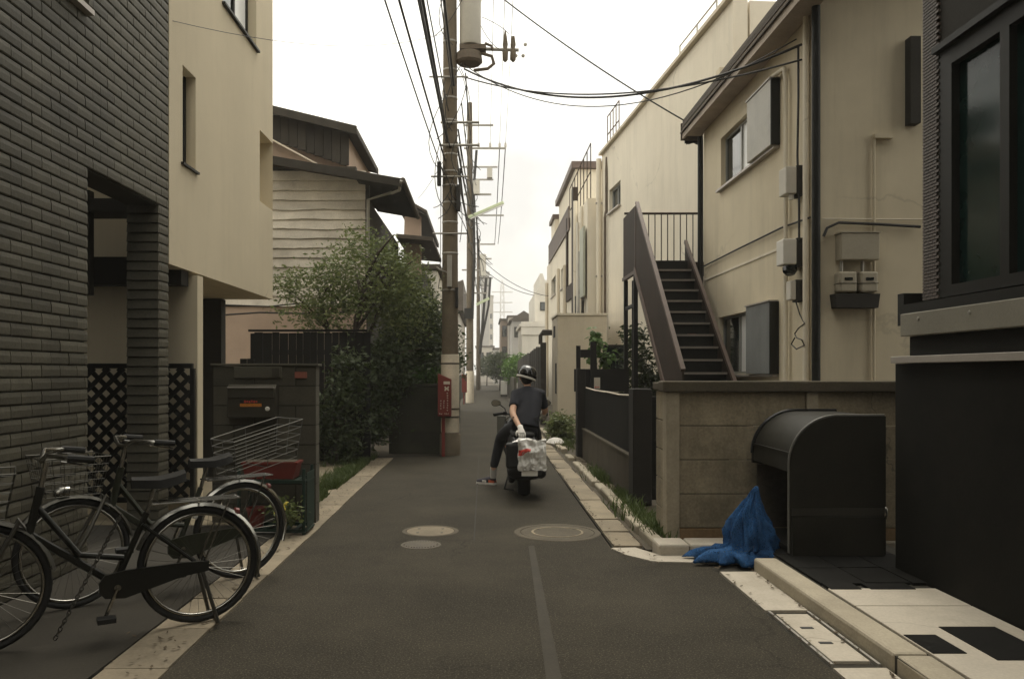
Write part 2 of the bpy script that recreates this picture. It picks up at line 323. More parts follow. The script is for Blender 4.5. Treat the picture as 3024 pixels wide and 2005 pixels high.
# ------------------------------------------------------------------ ground, road, kerbs
g = MB().box(-250, 250, -60, 450, -.30, -.03).build('ground', soil); kind(g, 'structure')
road = MB()
edge_l = [(-1.55,-8), (-1.55,14.0), (-.72,14.2), (-.80,18), (-1.0,26), (-1.15,45), (-1.3,90)]
edge_r = [(1.70,-8), (1.70,6.1), (1.30,6.12), (1.12,6.35), (1.04,6.6), (1.06,14), (1.15,22), (1.25,45), (1.3,90)]
def strip(mb, a, b, z):
    vs = [(x,y,z) for x,y in a]+[(x,y,z) for x,y in b[::-1]]
    return mb.add(vs, [tuple(range(len(vs)))[::-1]])
road.prism(edge_r+edge_l[::-1], 'z', -.05, 0.0); kind(road.build('road', asphalt), 'structure')
MB().add([(.245,2,.004), (.335,2,.004), (.415,6.7,.004), (.365,6.7,.004)], [(0,1,2,3)]).build('road_seam', asphalt_seam)['kind'] = 'structure'
MB().add([(-.10,6.9,.004), (-.088,6.9,.004), (-.10,14,.004), (-.112,14,.004)], [(0,1,2,3)]).build('road_joint', mk('tar_joint', (.03,.027,.021), .9, .2))['kind'] = 'structure'
# left parcel ground
kind(bx('parking_ground', mk('parking_concrete', (.030,.0255,.0175), .92, .3, 1.3, 60, .3, stain=.5), None, -8, -1.88, -6, 7.55, -.04, .015), 'structure')
kind(bx('yard_ground', sand, None, -7, -1.88, 7.56, 14.1, -.04, .01), 'structure')
gl = kind(bx('left_gutter', mortar, None, -1.875, -1.552, -6, 14.0, -.06, -.004), 'structure')
me = meshof(MB().box(-.157,.157,-.296,.296,-.03,.012), 'gutter_slab', conc_gutter)
y = 1.2
while y < 13.8:
    share('gutter_slab', me, gl, (-1.713+random.uniform(-.004,.004), y, random.uniform(-.004,.004)), (random.uniform(-.008,.008), random.uniform(-.01,.01), random.uniform(-.006,.006))); y += .602
# right near: gutter, kerb, pavement
gr = kind(bx('right_gutter', mortar, None, 1.702, 1.975, -6, 6.08, -.06, -.004), 'structure')
me = meshof(MB().box(-.13,.13,-.47,.47,-.03,.012), 'gutter_slab', conc_white)
for i, y in enumerate(np.arange(.6, 6.0, .945)):
    if abs(y-4.38) < .3: continue
    share('gutter_slab', me, gr, (1.838, y, random.uniform(-.003,.003)), (0, random.uniform(-.012,.0), 0))
kb = kind(bx('right_kerb', mortar, None, 1.985, 2.14, -6, 5.85, -.06, .09), 'structure')
kme = MB().box(-.085,.085,-.997,.997,-.09,.10); kmesh = meshof(kme, 'kerb_stone', conc_kerb)
y = 4.85
while y > .6:
    o = share('kerb_stone', kmesh, kb, (2.062+random.uniform(-.003,.003), y, random.uniform(-.003,.003)), (0, random.uniform(-.01,.01), random.uniform(-.006,.006)))
    b = o.modifiers.new('bevel', 'BEVEL'); b.width = .018; b.segments = 2
    y -= 2.0
pv = kind(bx('right_pavement', mortar, None, 2.155, 3.2, -6, 7.2, -.06, .088), 'structure')
for a, b_ in ((1.0,3.05), (3.06,4.64), (4.65,5.02)): bx('paving_slab', conc_white, pv, 2.16, 2.84, a, b_, .05, .102, .004)
for (x0,x1,y0,y1) in ((2.165,2.33,3.85,4.12), (2.42,2.72,3.76,4.25), (2.165,2.33,3.1,3.45), (2.40,2.72,3.1,3.52), (2.17,2.36,4.99,5.125), (2.42,2.70,4.99,5.125)):
    bx('slate_tile', slate, pv, x0, x1, y0, y1, .06, .106)
for i in range(3):
    for j in range(4):
        bx('slate_tile', slate, pv, 2.165+i*.297, 2.455+i*.297, 5.13+j*.41+ (.02 if i == 1 else 0), 5.53+j*.41, .06, .104+random.uniform(0,.003))
# steel drain lid let into the gutter
dl = thing('drain_cover', 'pale concrete drain lid with handle slots in the gutter by the kerb', 'drain cover', (1.838, 4.38, 0))
bx('frame', galv, dl, 1.715, 1.73, 3.95, 4.83, -.03, .016); bx('frame', galv, dl, 1.95, 1.965, 3.95, 4.83, -.03, .016)
bx('lid', conc_white, dl, 1.745, 1.935, 4.0, 4.78, -.03, .013, .004)
for y in (4.25, 4.5): bx('handle_slot', mark_k, dl, 1.79, 1.86, y, y+.03, .012, .0155)
# white apron and side kerb
kind(MB().prism([(1.045,6.60), (1.12,6.36), (1.30,6.13), (1.70,6.09), (2.3,6.09), (2.3,6.33), (1.40,6.33), (1.25,6.62)], 'z', -.04, .008).build('concrete_apron', conc_white), 'structure')
sk = kind(bx('side_kerb', mortar, None, 1.40, 2.6, 6.36, 6.58, -.05, .07), 'structure')
for a, b_ in ((1.385,1.63), (1.638,2.1), (2.108,2.55)): bx('kerb_stone', conc_white, sk, a, b_, 6.335, 6.61, -.05, .092, .02)
# right walkway strip along the gardens
wk = kind(bx('garden_strip', soil, None, 1.34, 2.6, 6.62, 24, -.06, -.012), 'structure')
gme = meshof(MB().box(-.118,.118,-.296,.296,-.03,.014), 'gutter_slab', conc_gutter)
gm2 = kind(bx('middle_gutter', mortar, None, 1.07, 1.33, 6.64, 22, -.06, -.006), 'structure')
y = 6.95
while y < 21:
    share('gutter_slab', gme, gm2, (1.195+random.uniform(-.008,.008), y, random.uniform(-.006,.004)), (random.uniform(-.012,.012), random.uniform(-.02,.02), random.uniform(-.014,.014))); y += .604
k2 = meshof(MB().box(-.055,.055,-.29,.29,-.08,.075), 'kerb_stone', conc_kerb)
y = 6.95
while y < 21:
    if random.random() > .12:
        o = share('kerb_stone', k2, wk, (1.445+random.uniform(-.015,.015), y, random.uniform(-.03,.0)), (random.uniform(-.02,.02), random.uniform(-.05,.05), random.uniform(-.02,.02)))
        b = o.modifiers.new('bevel', 'BEVEL'); b.width = .02; b.segments = 2
    y += .60
rub = MB()
for i in range(420):
    x, y = random.uniform(1.52,1.64), random.uniform(6.7,14); s_ = random.uniform(.008,.03)
    rub.obox((x,y,.0), Vector((s_,s_*.3,0)), Vector((-s_*.3,s_*random.uniform(.6,1),0)), (0,0,s_*.6))
kind(rub.build('gravel', conc_gutter), 'stuff')
# manhole covers
def manhole(label, px, py, d, style):
    Y = H*K/(py-CY); X = (px-CX)*Y/K; t = thing('manhole_cover', label, 'manhole cover', (X,Y,0)); r = d/2
    pale = style != 'grate'
    mb = MB().lathe([(r*.86,-.02),(r*.86,.005),(r*.98,.005),(r,.001),(r,-.02)], (X,Y,0), 40)
    mb.build('ring', worn_ring if pale else rusty_iron, t)
    MB().lathe([(1e-3,-.02),(1e-3,.004),(r*.84,.004),(r*.84,-.02)], (X,Y,0), 40).build('cover', (conc_gutter if style == 'plain' else worn_ring) if pale else rusty_iron, t)
    mb = MB()
    if style == 'grate':
        for k in range(-6, 7):
            hw = math.sqrt(max(.78**2-(k/7.5)**2, .01))*r; mb.box(X+k*r/7.5-.006, X+k*r/7.5+.006, Y-hw, Y+hw, .004, .009)
        mb.build('rib', rusty_iron, t)
    else:
        for a in (40, 140, 220, 320): mb.lathe([(.014,.003),(.014,.006),(.001,.006)], (X+.55*r*math.cos(R(a)), Y+.55*r*math.sin(R(a)), 0), 10)
        mb.build('lift_hole', mark_k, t)
        if style == 'big': MB().lathe([(r*.55,.003),(r*.55,.007),(r*.60,.007),(r*.60,.003)], (X,Y,0), 40).build('rim', conc_wall, t)
worn_ring = mk('worn_ring', (.095,.08,.056), .92, .3, 4, 60, .4, stain=.5, stcol=(.07,.058,.04), stscale=2.5)
rusty_iron = mk('cast_iron', (.085,.07,.048), .7, .25, 6, 60, .2)
manhole('pale round cover with two lift holes, the left of the pair of small covers', 994, 1226, .52, 'plain')
manhole('small dark ribbed iron cover just in front of the pale round one', 972, 1258, .345, 'grate')
manhole('largest manhole, worn concrete ring around a cover beside the right gutter', 1287, 1229, .79, 'big')

# ------------------------------------------------------------------ left: olive tiled house with beige upper floor
XL = -3.0
lh = thing('tiled_house', 'three storey house with olive tiled front and beige box jutting over its porch', 'house', (-5, 7, 0))
op = (6.02, 7.35, 0.0, 3.0)
mb = MB(); wall(mb, (XL-.03,0,0), (0,1,0), (-1,0,0), -14, 7.56, 0, 11, .27, [op, (5.0,5.98,4.2,5.6)])  # height and length behind the view increased to shade the near ground
mb.box(-8, XL-.32, -14, -13.7, 0, 11); mb.build('wall', tile_joint, lh)
# rear and side of the tiled block, seen only from elsewhere
mb = MB(); mb.box(-8, -7.8, -13.6, 5.6, 0, 11); mb.box(-7.7, XL-.32, -13.6, 5.7, 10.8, 11.0); mb.build('back_wall', dark_wall, lh)
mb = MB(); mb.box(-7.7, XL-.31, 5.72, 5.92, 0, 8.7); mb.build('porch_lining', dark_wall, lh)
TH, TL = .088, .235
tmesh = meshof(MB().prism([(0,0), (.022,0), (.027,.008), (.027,.05), (.021,TH-.007), (0,TH-.007)], 'y', -TL/2+.0035, TL/2-.0035), 'wall_tile', tile_wall)
tiles = []; part_t = []
r = 0; z = .02
while z < 7.0:
    y = 3.4+(.5*TL if r % 2 else 0)
    while y-TL/2 < 7.55:
        segs = [(y-TL/2+.001, min(y+TL/2-.001, 7.56))]
        for (q0,q1,q2,q3) in (op, (4.94,6.04,4.14,5.62)):
            if z+TH*.6 > q2 and z < q3-.01: segs = [g_ for a_, b_ in segs for g_ in ((a_, min(b_, q0)), (max(a_, q1), b_)) if g_[1]-g_[0] > .012]
        if len(segs) == 1 and segs[0][1]-segs[0][0] > TL-.004: tiles.append((y,z))
        else: part_t += [(a_,b_,z) for a_, b_ in segs]
        y += TL
    r += 1; z += TH
vis = [t for t in tiles if t[0] > 5.02]; vis.sort(key=lambda t: t[0]+ .15*abs(t[1]-1.5))
first = set(vis[:296])
bulk = MB()
def tpro(dx): return [(XL-.03+dx,0), (XL+dx-.008,0), (XL+dx-.003,.008), (XL+dx-.003,.05), (XL-.009+dx,TH-.007), (XL-.03+dx,TH-.007)]
for (y, z) in tiles:
    dx, tw = random.uniform(-.0015,.002), random.uniform(-.004,.004)
    if (y,z) in first: share('wall_tile', tmesh, lh, (XL-.03+dx, y, z), (0,0,tw))
    else: bulk.prism([(p[0],p[1]+z) for p in tpro(dx)], 'y', y-TL/2+.0035, y+TL/2-.0035)
for (a_, b_, z) in part_t: bulk.prism([(p[0],p[1]+z) for p in tpro(0)], 'y', a_, b_)
# tiles on the near face of the porch pillar
z = .02
while z < 3.0:
    bulk.prism([(7.35,z), (7.324,z), (7.320,z+.004), (7.332,z+TH-.010), (7.35,z+TH-.010)], 'x', -3.295, -3.004); z += TH
kind(bulk.build('tile_courses', tile_wall, lh), 'stuff')
# upper window of tiled front
f = MB(); f.box(XL-.16, XL-.12, 5.0, 5.98, 4.2, 4.25); f.box(XL-.16,XL-.12,5.0,5.05,4.25,5.6); f.box(XL-.16,XL-.12,5.93,5.98,4.25,5.6); f.box(XL-.02,XL+.05,4.96,6.02,4.15,4.19)
f = f.build('window', ledge_metal, lh); bx('pane', glass_dark, f, XL-.15, XL-.14, 5.05, 5.93, 4.25, 5.6)
# beige jutting box
YB0, YB1 = 7.565, 11.26
mb = MB()
holes = [(7.90,8.26,3.54,4.51), (9.12,10.45,5.69,7.6), (10.61,YB1,3.74,4.69)]
mb2 = MB(); wall(mb2, (XL,0,0), (0,1,0), (-1,0,0), YB0, YB1, 2.49, 9, .24, [(7.90,8.26,3.54,4.51), (9.12,10.45,5.69,7.6), (10.61,YB1-1e-4,3.74,4.69)])
mb2.box(-7.7, XL-.245, 8.37, YB1-.25, 2.49, 2.70); mb2.box(-7.7, XL-.245, 8.20, 8.36, 2.49, 9); mb2.box(-7.7, XL-.245, YB1-.24, YB1, 2.49, 3.74); mb2.box(-7.7, -4.2, YB1-.24, YB1, 3.741, 4.69); mb2.box(-7.7, XL-.245, YB1-.24, YB1, 4.691, 9)
mb2.build('beige_upper_floor', beige, lh)
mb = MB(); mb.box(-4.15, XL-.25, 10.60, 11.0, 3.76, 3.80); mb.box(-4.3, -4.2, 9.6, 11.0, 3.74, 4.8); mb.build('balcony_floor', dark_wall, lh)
f = MB(); f.box(XL-.14,XL-.10,7.90,7.94,3.54,4.51); f.box(XL-.14,XL-.10,8.22,8.26,3.54,4.51); f.box(XL-.10,XL+.03,7.86,8.30,3.515,3.538); f = f.build('window', black_metal, lh)
bx('pane', frost, f, XL-.135, XL-.12, 7.94, 8.22, 3.54, 4.51)
f = MB(); f.box(XL-.16,XL-.11,9.12,9.17,5.69,7.6); f.box(XL-.16,XL-.11,10.40,10.45,5.69,7.6); f.box(XL-.16,XL-.11,9.86,9.91,5.74,7.6); f.box(XL-.16,XL-.11,9.17,10.40,5.69,5.74); f.box(XL-.06,XL+.04,9.08,10.49,5.66,5.688); f = f.build('window', black_metal, lh)
bx('pane', glass_dark, f, XL-.14, XL-.13, 9.17, 9.86, 5.74, 7.6); bx('pane', frost, f, XL-.14, XL-.13, 9.91, 10.40, 5.74, 7.6)
# porch beneath: pale back wall, lattice screen, dark returns
bx('porch_wall', beige, lh, -4.4, -2.96, 8.20, 8.36, 0, 2.46)
bx('porch_beam', dark_wall, lh, -4.6, -3.05, 8.0, 8.19, 2.34, 2.62); bx('porch_beam', dark_wall, lh, -4.6, -3.05, 7.6, 8.0, 3.0, 3.12)
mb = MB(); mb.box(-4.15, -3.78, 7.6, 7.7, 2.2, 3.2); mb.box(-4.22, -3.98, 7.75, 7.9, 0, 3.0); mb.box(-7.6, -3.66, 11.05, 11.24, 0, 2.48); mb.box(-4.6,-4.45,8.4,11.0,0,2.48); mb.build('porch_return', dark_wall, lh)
lt = thing('lattice_screen', 'dark diagonal lattice screen standing in the porch under the beige storey', 'lattice', (-3.4, 8.05, 0))
x0, x1, z0, z1 = -4.05, -2.97, .2, 1.5
def clip_slat(c, sgn):
    pts = []
    for x in (x0, x1):
        z = sgn*x+c
        if z0 <= z <= z1: pts.append((x,z))
    for z in (z0, z1):
        x = (z-c)/sgn
        if x0 < x < x1: pts.append((x,z))
    return pts
for sgn, yy in ((1, 8.03), (-1, 8.055)):
    for k in range(-40, 60):
        p = clip_slat(k*.15+.04, sgn)
        if len(p) == 2 and abs(p[0][0]-p[1][0]) > .08:
            a, b_ = Vector((p[0][0],yy,p[0][1])), Vector((p[1][0],yy,p[1][1])); d = (b_-a).normalized()
            MB().obox((a+b_)/2, (b_-a)/2, (0,.009,0), d.cross(Vector((0,1,0)))*.022).build('slat', black_metal, lt)
mb = MB(); mb.box(x0-.04,x1+.02,8.015,8.07,z1,z1+.05); mb.box(x0-.04,x1+.02,8.015,8.07,z0-.05,z0); mb.box(x0-.05,x0,8.015,8.07,0,z1); mb.box(x1,x1+.04,8.015,8.07,0,z1); mb.build('frame', black_metal, lt)
# gate wall with mailbox
gw = thing('block_wall', 'grey concrete block wall end carrying a mailbox beside the grass verge', 'wall', (-2.14, 7.8, 0))
bx('mortar_core', mortar, gw, -2.64, -1.64, 7.71, 7.84, 0, 1.52)
bm = [meshof(MB().box(-.195,.195,-.08,.08,-.090,.090), 'block', block_dark), meshof(MB().box(-.095,.095,-.08,.08,-.090,.090), 'block', block_dark)]
for r in range(8):
    x = -1.63; z = .095+r*.19; half = r % 2
    while x > -2.60:
        wd = .2 if half else .4; half = 0
        if x-wd < -2.66: wd = .2
        share('block', bm[1 if wd < .3 else 0], gw, (x-wd/2, 7.78, z), (random.uniform(-.008,.008),0,random.uniform(-.006,.006))); x -= wd
bx('coping', block_dark, gw, -2.65, -1.61, 7.68, 7.87, 1.522, 1.545, .004)
mbx = thing('mailbox', 'grey steel mailbox with an orange sticker hung on the block wall', 'mailbox', (-2.22, 7.69, 1.0))
MB().prism([(7.56,1.03), (7.56,1.30), (7.60,1.345), (7.69,1.345), (7.69,1.03)], 'x', -2.45, -1.99).build('body', postbox_m, mbx, .008)
bx('flap', postbox_m, mbx, -2.44, -2.0, 7.545, 7.557, 1.22, 1.31, .003); bx('handle', ledge_metal, mbx, -2.44, -2.0, 7.535, 7.556, 1.315, 1.325)
bx('sticker', orange_m, mbx, -2.325, -2.12, 7.555, 7.559, 1.135, 1.165)
mb = MB()
for k in range(6): mb.box(-2.285+k*.022, -2.285+k*.022+.014, 7.554, 7.5585, 1.172+.004*(k%2), 1.196-.003*(k%3))
mb.build('lettering', red_print, mbx); bx('sticker', mark_k, mbx, -2.325, -2.295, 7.555, 7.559, 1.168, 1.198)
MB().lathe([(.022,0),(.022,.006),(.015,.012),(.001,.012)], (-2.065,7.56,1.115), 14, (0,-1,0)).build('lock', trim_w, mbx)
ip = thing('intercom_panel', 'wide dull grey plate fixed to the block wall above the mailbox', 'panel', (-2.2, 7.69, 1.4))
bx('plate', mk('plate_dull', (.085,.077,.055), .6, .15, 3, 60, 0), ip, -2.42, -1.96, 7.675, 7.70, 1.405, 1.515, .004); bx('speaker', postbox_m, ip, -2.05, -1.98, 7.668, 7.674, 1.42, 1.50)
tag(bx('name_plate', mk('red_plate', (.26,.09,.06), .6, .1, 4, 60, 0), None, -1.835, -1.72, 7.68, 7.70, 1.405, 1.465), 'small dull red name plate at the top corner of the block wall', 'plate')
# plant stand by the wall
ps = thing('plant_stand', 'dark green steel plant stand in front of the block wall', 'plant stand', (-1.9, 7.3, 0))
for x in (-2.2,-1.62):
    for y in (7.12,7.45): MB().cyl((x,y,.012), (x,y,.60), .016, 8).build('leg', green_pl, ps)
for z in (.03,.47):
    mb = MB(); mb.box(-2.215,-1.605,7.105,7.13,z,z+.03); mb.box(-2.215,-1.605,7.44,7.465,z,z+.03)
    for k in range(7): mb.box(-2.2+k*.095,-2.16+k*.095,7.13,7.44,z+.005,z+.02)
    mb.build('shelf', green_pl, ps)
bx('side_sheet', green_pl, ps, -1.600, -1.594, 7.14, 7.44, .06, .56)
tr = thing('planter_box', 'long dull red plastic planter on the top shelf of the green stand', 'planter', (-1.93,7.28,.5))
MB().prism([(-2.19,.63),(-2.16,.50),(-1.73,.50),(-1.70,.63)], 'y', 7.18, 7.40).build('trough', red_pl, tr); bx('rim', red_pl, tr, -2.2,-1.69,7.17,7.41,.631,.65); bx('earth', soil, tr, -2.17,-1.72,7.19,7.39,.651,.655)
rp = thing('flower_pot', 'bright red flower pot standing low behind the rear bicycle wheel', 'flower pot', (-2.08,7.15,.06))
MB().lathe([(.001,0),(.06,0),(.085,.15),(.092,.15),(.092,.175),(.078,.175),(.07,.14),(.001,.14)], (-2.08,7.25,.06), 18).build('pot', red_pl, rp, smooth=True)

# ------------------------------------------------------------------ foliage
def foliage(name, mat, par, blobs, n, size, seed=1, flat=.5, clump=.16, perclump=28, stuff=False):
    rg = np.random.default_rng(seed); vol = np.array([b[3]*b[4]*b[5] for b in blobs]); pr = vol/vol.sum()
    nc = max(8, n//perclump); pick = rg.choice(len(blobs), nc, p=pr); B = np.array(blobs)[pick]
    d = rg.normal(size=(nc,3)); d /= np.linalg.norm(d,axis=1)[:,None]; rad = rg.uniform(.35,1.0,(nc,1))**.6
    C = B[:,:3]+d*B[:,3:6]*rad
    i = rg.integers(0, nc, n); cs = rg.uniform(.5,1.5,(nc,1))*clump
    p = C[i]+rg.normal(size=(n,3))*cs[i]*np.array([1,1,.75])
    u = rg.normal(size=(n,3)); u[:,2] *= flat; u /= np.linalg.norm(u,axis=1)[:,None]
    v = rg.normal(size=(n,3)); v -= u*(v*u).sum(1)[:,None]; v /= np.linalg.norm(v,axis=1)[:,None]
    s = rg.uniform(.6,1.35,(n,1))*size
    q = np.stack([p-u*s, p+v*s*.42-u*s*.1, p+u*s, p-v*s*.42-u*s*.1], 1).reshape(-1,3)
    q -= np.array(root_loc(par)); me = bpy.data.meshes.new(name)
    me.from_pydata(q.tolist(), [], np.arange(4*n).reshape(-1,4).tolist()); me.update(); me.materials.append(mat)
    o = bpy.data.objects.new(name, me); COL.objects.link(o); o.parent = par
    if stuff: o['kind'] = 'stuff'
    return o
def limbs(mb, base, top, r, spread, n, rg):
    base, top = Vector(base), Vector(top); path = [base.lerp(top, t)+Vector((rg.uniform(-.05,.05), rg.uniform(-.05,.05), 0))*t for t in (0,.25,.5,.75,1)]
    mb.tube(path, [r,r*.85,r*.7,r*.5,r*.25], 8)
    for k in range(n):
        t = rg.uniform(.35,.95); a = base.lerp(top, t); an = rg.uniform(0, 6.28); e = a+Vector((math.cos(an)*spread*rg.uniform(.6,1.1), math.sin(an)*spread*.7*rg.uniform(.6,1.1), spread*rg.uniform(.3,.9)))
        m_ = a.lerp(e,.5)+Vector((0,0,.1*spread)); mb.tube([a,m_,e], [r*.45,r*.3,r*.1], 6)
rg = random.Random(5)
mt = thing('garden_tree', 'loose feathery green tree leaning over the dark fence before the boarded house', 'tree', (-2.6, 14.0, 0))
mb = MB(); limbs(mb, (-2.55,14.0,0), (-2.1,13.9,3.2), .085, 1.2, 9, rg); limbs(mb, (-2.5,14.0,1.2), (-3.0,14.1,3.0), .05, .8, 6, rg); limbs(mb, (-2.45,14.05,1.0), (-1.6,14.2,3.3), .05, .8, 6, rg); mb.build('trunk', bark, mt, smooth=True)
foliage('crown', leaf_m, mt, [(-2.05,14.0,3.1,1.0,.8,.66),(-1.55,14.2,2.95,.65,.7,.75),(-2.95,14.0,2.8,.8,.6,.48),(-2.5,13.9,2.5,.8,.6,.4),(-2.05,14.1,3.62,.5,.5,.42),(-3.4,13.9,2.98,.42,.4,.3),(-3.15,13.9,2.4,.45,.4,.28),(-1.4,14.2,2.4,.4,.5,.5)], 10500, .040, 3, clump=.12, perclump=14)
b1 = thing('dark_bush', 'tall dark evergreen bush filling the corner left of the near pole', 'bush', (-1.3, 15.2, 0))
mb = MB(); limbs(mb, (-1.35,15.2,0), (-1.3,15.2,2.6), .06, .5, 8, rg); mb.build('trunk', bark, b1)
foliage('crown', leaf_d, b1, [(-1.3,15.2,2.1,.62,.6,.95),(-1.75,15.3,1.5,.6,.6,.7),(-1.15,15.0,1.55,.45,.5,.5)], 11000, .05, 4, clump=.14)
b2 = thing('low_shrub', 'low bright leaved shrub spilling over the mossy wall by the red cabinet', 'shrub', (-1.1,14.75,1.1))
foliage('crown', leaf_g, b2, [(-1.15,14.7,1.38,.42,.3,.16)], 1500, .045, 5, clump=.09)
b4 = thing('darkening_shrub', 'wide dark shrub added to darken the front of the black board fence', 'shrub', (-2.35,12.6,0))  # shrub added to blacken the area in front of the fence
mb = MB(); limbs(mb, (-2.35,12.6,0), (-2.3,12.6,1.2), .025, .45, 8, rg); mb.build('stem', bark, b4)
foliage('crown', leaf_d, b4, [(-2.2,12.6,.75,.35,.3,.7),(-2.75,12.65,.55,.4,.25,.5),(-2.15,12.7,1.55,.25,.25,.35)], 4200, .045, 16, clump=.12)
b3 = thing('yard_shrub', 'dark shrub spreading in the shade between the fence and mossy wall', 'shrub', (-2.0,13.6,0))
mb = MB(); limbs(mb, (-2.0,13.6,0), (-1.95,13.6,1.5), .03, .4, 6, rg); mb.build('stem', bark, b3)
foliage('crown', leaf_d, b3, [(-2.0,13.7,.9,.42,.4,.75),(-1.75,13.9,1.5,.45,.4,.5)], 6500, .05, 6, clump=.12)
# grass verge on the left, weeds on the right
def grass(name, n, fx, hgt, mat, seed, wid=.006):
    rg = np.random.default_rng(seed); vs, fs = [], []
    for i in range(n):
        x, y, z = fx(rg); a = rg.uniform(0, 6.28); h_ = hgt*rg.uniform(.4,1.3); b = rg.normal(0,.45,2)*h_; c, s = math.cos(a)*wid, math.sin(a)*wid; k = len(vs)
        vs += [(x-c,y-s,z), (x+c,y+s,z), (x+b[0]*.5+c*.6,y+b[1]*.5+s*.6,z+h_*.65), (x+b[0]*.5-c*.6,y+b[1]*.5-s*.6,z+h_*.65), (x+b[0],y+b[1],z+h_)]
        fs += [(k,k+1,k+2,k+3), (k+3,k+2,k+4)]
    me = bpy.data.meshes.new(name); me.from_pydata(vs, [], fs); me.update(); me.materials.append(mat)
    o = bpy.data.objects.new(name, me); COL.objects.link(o); o['kind'] = 'stuff'; return o
def fl(rg):
    while True:
        y = rg.uniform(7.9,13.7); x = -1.84-abs(rg.normal(0,.16 if 8.9 < y < 12.2 else .34))
        if mnoise.noise((x*3,y*1.6,0)) > -.25: return x, y, 0.0
grass('grass', 7500, fl, .10, grass_m, 11, .007)
def fr(rg):
    c = [(1.56,7.35,.10),(1.58,9.0,.10),(1.50,8.1,.12),(1.62,16.6,.2),(1.57,11,.12)][rg.integers(0,5)]
    return rg.normal(c[0],c[2]*.55), rg.normal(c[1],c[2]*3.2), -.01
grass('weeds', 2600, fr, .13, grass_m, 12, .008)

# ------------------------------------------------------------------ left: mossy wall, dark fence, old boarded house
mw = thing('mossy_wall', 'low mossy block wall facing the road beside the near utility pole', 'wall', (-1.2,14.3,0))
bx('mortar_core', mortar, mw, -1.66, -.74, 14.26, 14.38, 0, 1.20)
bmm = meshof(MB().box(-.197,.197,-.08,.08,-.094,.094), 'block', block_moss); bmh = meshof(MB().box(-.097,.097,-.08,.08,-.094,.094), 'block', block_moss)
for r in range(6):
    x = -.72; half = r % 2
    while x > -1.6:
        wd = .2 if half else .4; half = 0
        if x-wd < -1.70: wd = .2
        share('block', bmh if wd < .3 else bmm, mw, (x-wd/2, 14.32+random.uniform(-.006,.006), .1+r*.2)); x -= wd
bx('coping', block_moss, mw, -1.68, -.70, 14.22, 14.42, 1.202, 1.26, .01)
mb = MB(); mb.box(-.86,-.74,14.45,24,0,1.15); mb.build('return_wall', block_moss, mw)
df = thing('board_fence', 'black board fence behind the gate wall, deep shade put into its colour', 'fence', (-3,13,0))
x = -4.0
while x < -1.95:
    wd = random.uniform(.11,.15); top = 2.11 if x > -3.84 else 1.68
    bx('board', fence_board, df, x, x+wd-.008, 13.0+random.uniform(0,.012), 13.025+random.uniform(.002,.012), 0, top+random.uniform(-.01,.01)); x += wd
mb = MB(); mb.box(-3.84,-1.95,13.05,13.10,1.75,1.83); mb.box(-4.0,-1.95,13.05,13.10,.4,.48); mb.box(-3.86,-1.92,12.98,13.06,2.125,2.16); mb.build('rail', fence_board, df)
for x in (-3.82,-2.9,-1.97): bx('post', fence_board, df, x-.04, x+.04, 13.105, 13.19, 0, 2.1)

oh = thing('boarded_house', 'old two storey wooden house clad in peeling pale weatherboards', 'house', (-5,16,0))
YH, XH = 16.0, -2.39
bx('plaster_wall', pinkwall, oh, -6.5, XH-.02, YH, YH+.2, 0, 2.78)
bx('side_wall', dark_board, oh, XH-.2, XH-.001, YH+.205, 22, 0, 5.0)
MB().box(-6.5,XH-.21,YH+.03,YH+.2,2.78,5.6).build('backing', dark_board, oh)
z = 2.80; i = 0
while z < 5.35:
    n = 56; hgt = .205; vs = []; fs = []
    x0_, x1_ = -6.0, XH
    for k in range(n+1):
        x = x0_+(x1_-x0_)*k/n; wv = .022*mnoise.noise((x*1.4, z*7, 3))+.010*mnoise.noise((x*6, z*9, 8))-.016*max(0, mnoise.noise((x*11, z*13, 4))-.15); sg = .025*mnoise.noise((x*2.2, z*5, 1))
        vs += [(x, YH-.050+sg*.8, z+wv), (x, YH-.026+sg*.8, z+wv), (x, YH+.014, z+hgt), (x, YH-.004, z+hgt)]
    for k in range(n):
        a, b_ = 4*k, 4*k+4
        fs += [(a,b_,b_+3,a+3), (a+1,a,b_,b_+1)[::-1] if False else (a,a+1,b_+1,b_), (a+3,b_+3,b_+2,a+2), (a+1,a+2,b_+2,b_+1)]
    fs += [(0,3,2,1), (4*n,4*n+1,4*n+2,4*n+3)]
    MB().add(vs, fs).build('siding_board', old_board, oh); z += .192; i += 1
MB().box(XH-.005,XH+.07,YH-.05,YH+.06,2.78,5.3).build('corner_board', dark_board, oh)
MB().tube([P(905,445,15.8), P(850,462,15.9), P(850,700,15.9)], .035, 8).build('downpipe', galv, oh, smooth=True)
# lower roof: gable slope falling to the right, eave along the lane
def slab(o_, pts, th):   # thick sheet under polygon pts (top face)
    n = len(pts); dn = Vector((0,0,-th)); vs = [Vector(p) for p in pts]+[Vector(p)+dn for p in pts]
    return o_.add(vs, [tuple(range(n)), tuple(range(n, 2*n))[::-1]]+[(i, i+n, (i+1) % n+n, (i+1) % n) for i in range(n)])
yr = 15.35
a = P(560,348,yr); b_ = P(925,412,yr); c = b_+Vector((0,3.4,0)); d = a+Vector((0,3.4,0))
roof = slab(MB(), [a,b_,c,d], .06).build('roof', roof_brown, oh)
slab(MB(), [a+Vector((0,-.03,-.01)), b_+Vector((.02,-.03,-.01)), b_+Vector((.02,0,-.01)), a+Vector((0,0,-.01))], .16).build('bargeboard', dark_board, roof)
slab(MB(), [b_+Vector((0,0,-.065)), b_+Vector((-.9,0,.09)), c+Vector((-.9,0,.09)), c+Vector((0,0,-.065))], .05).build('soffit', dark_board, roof)
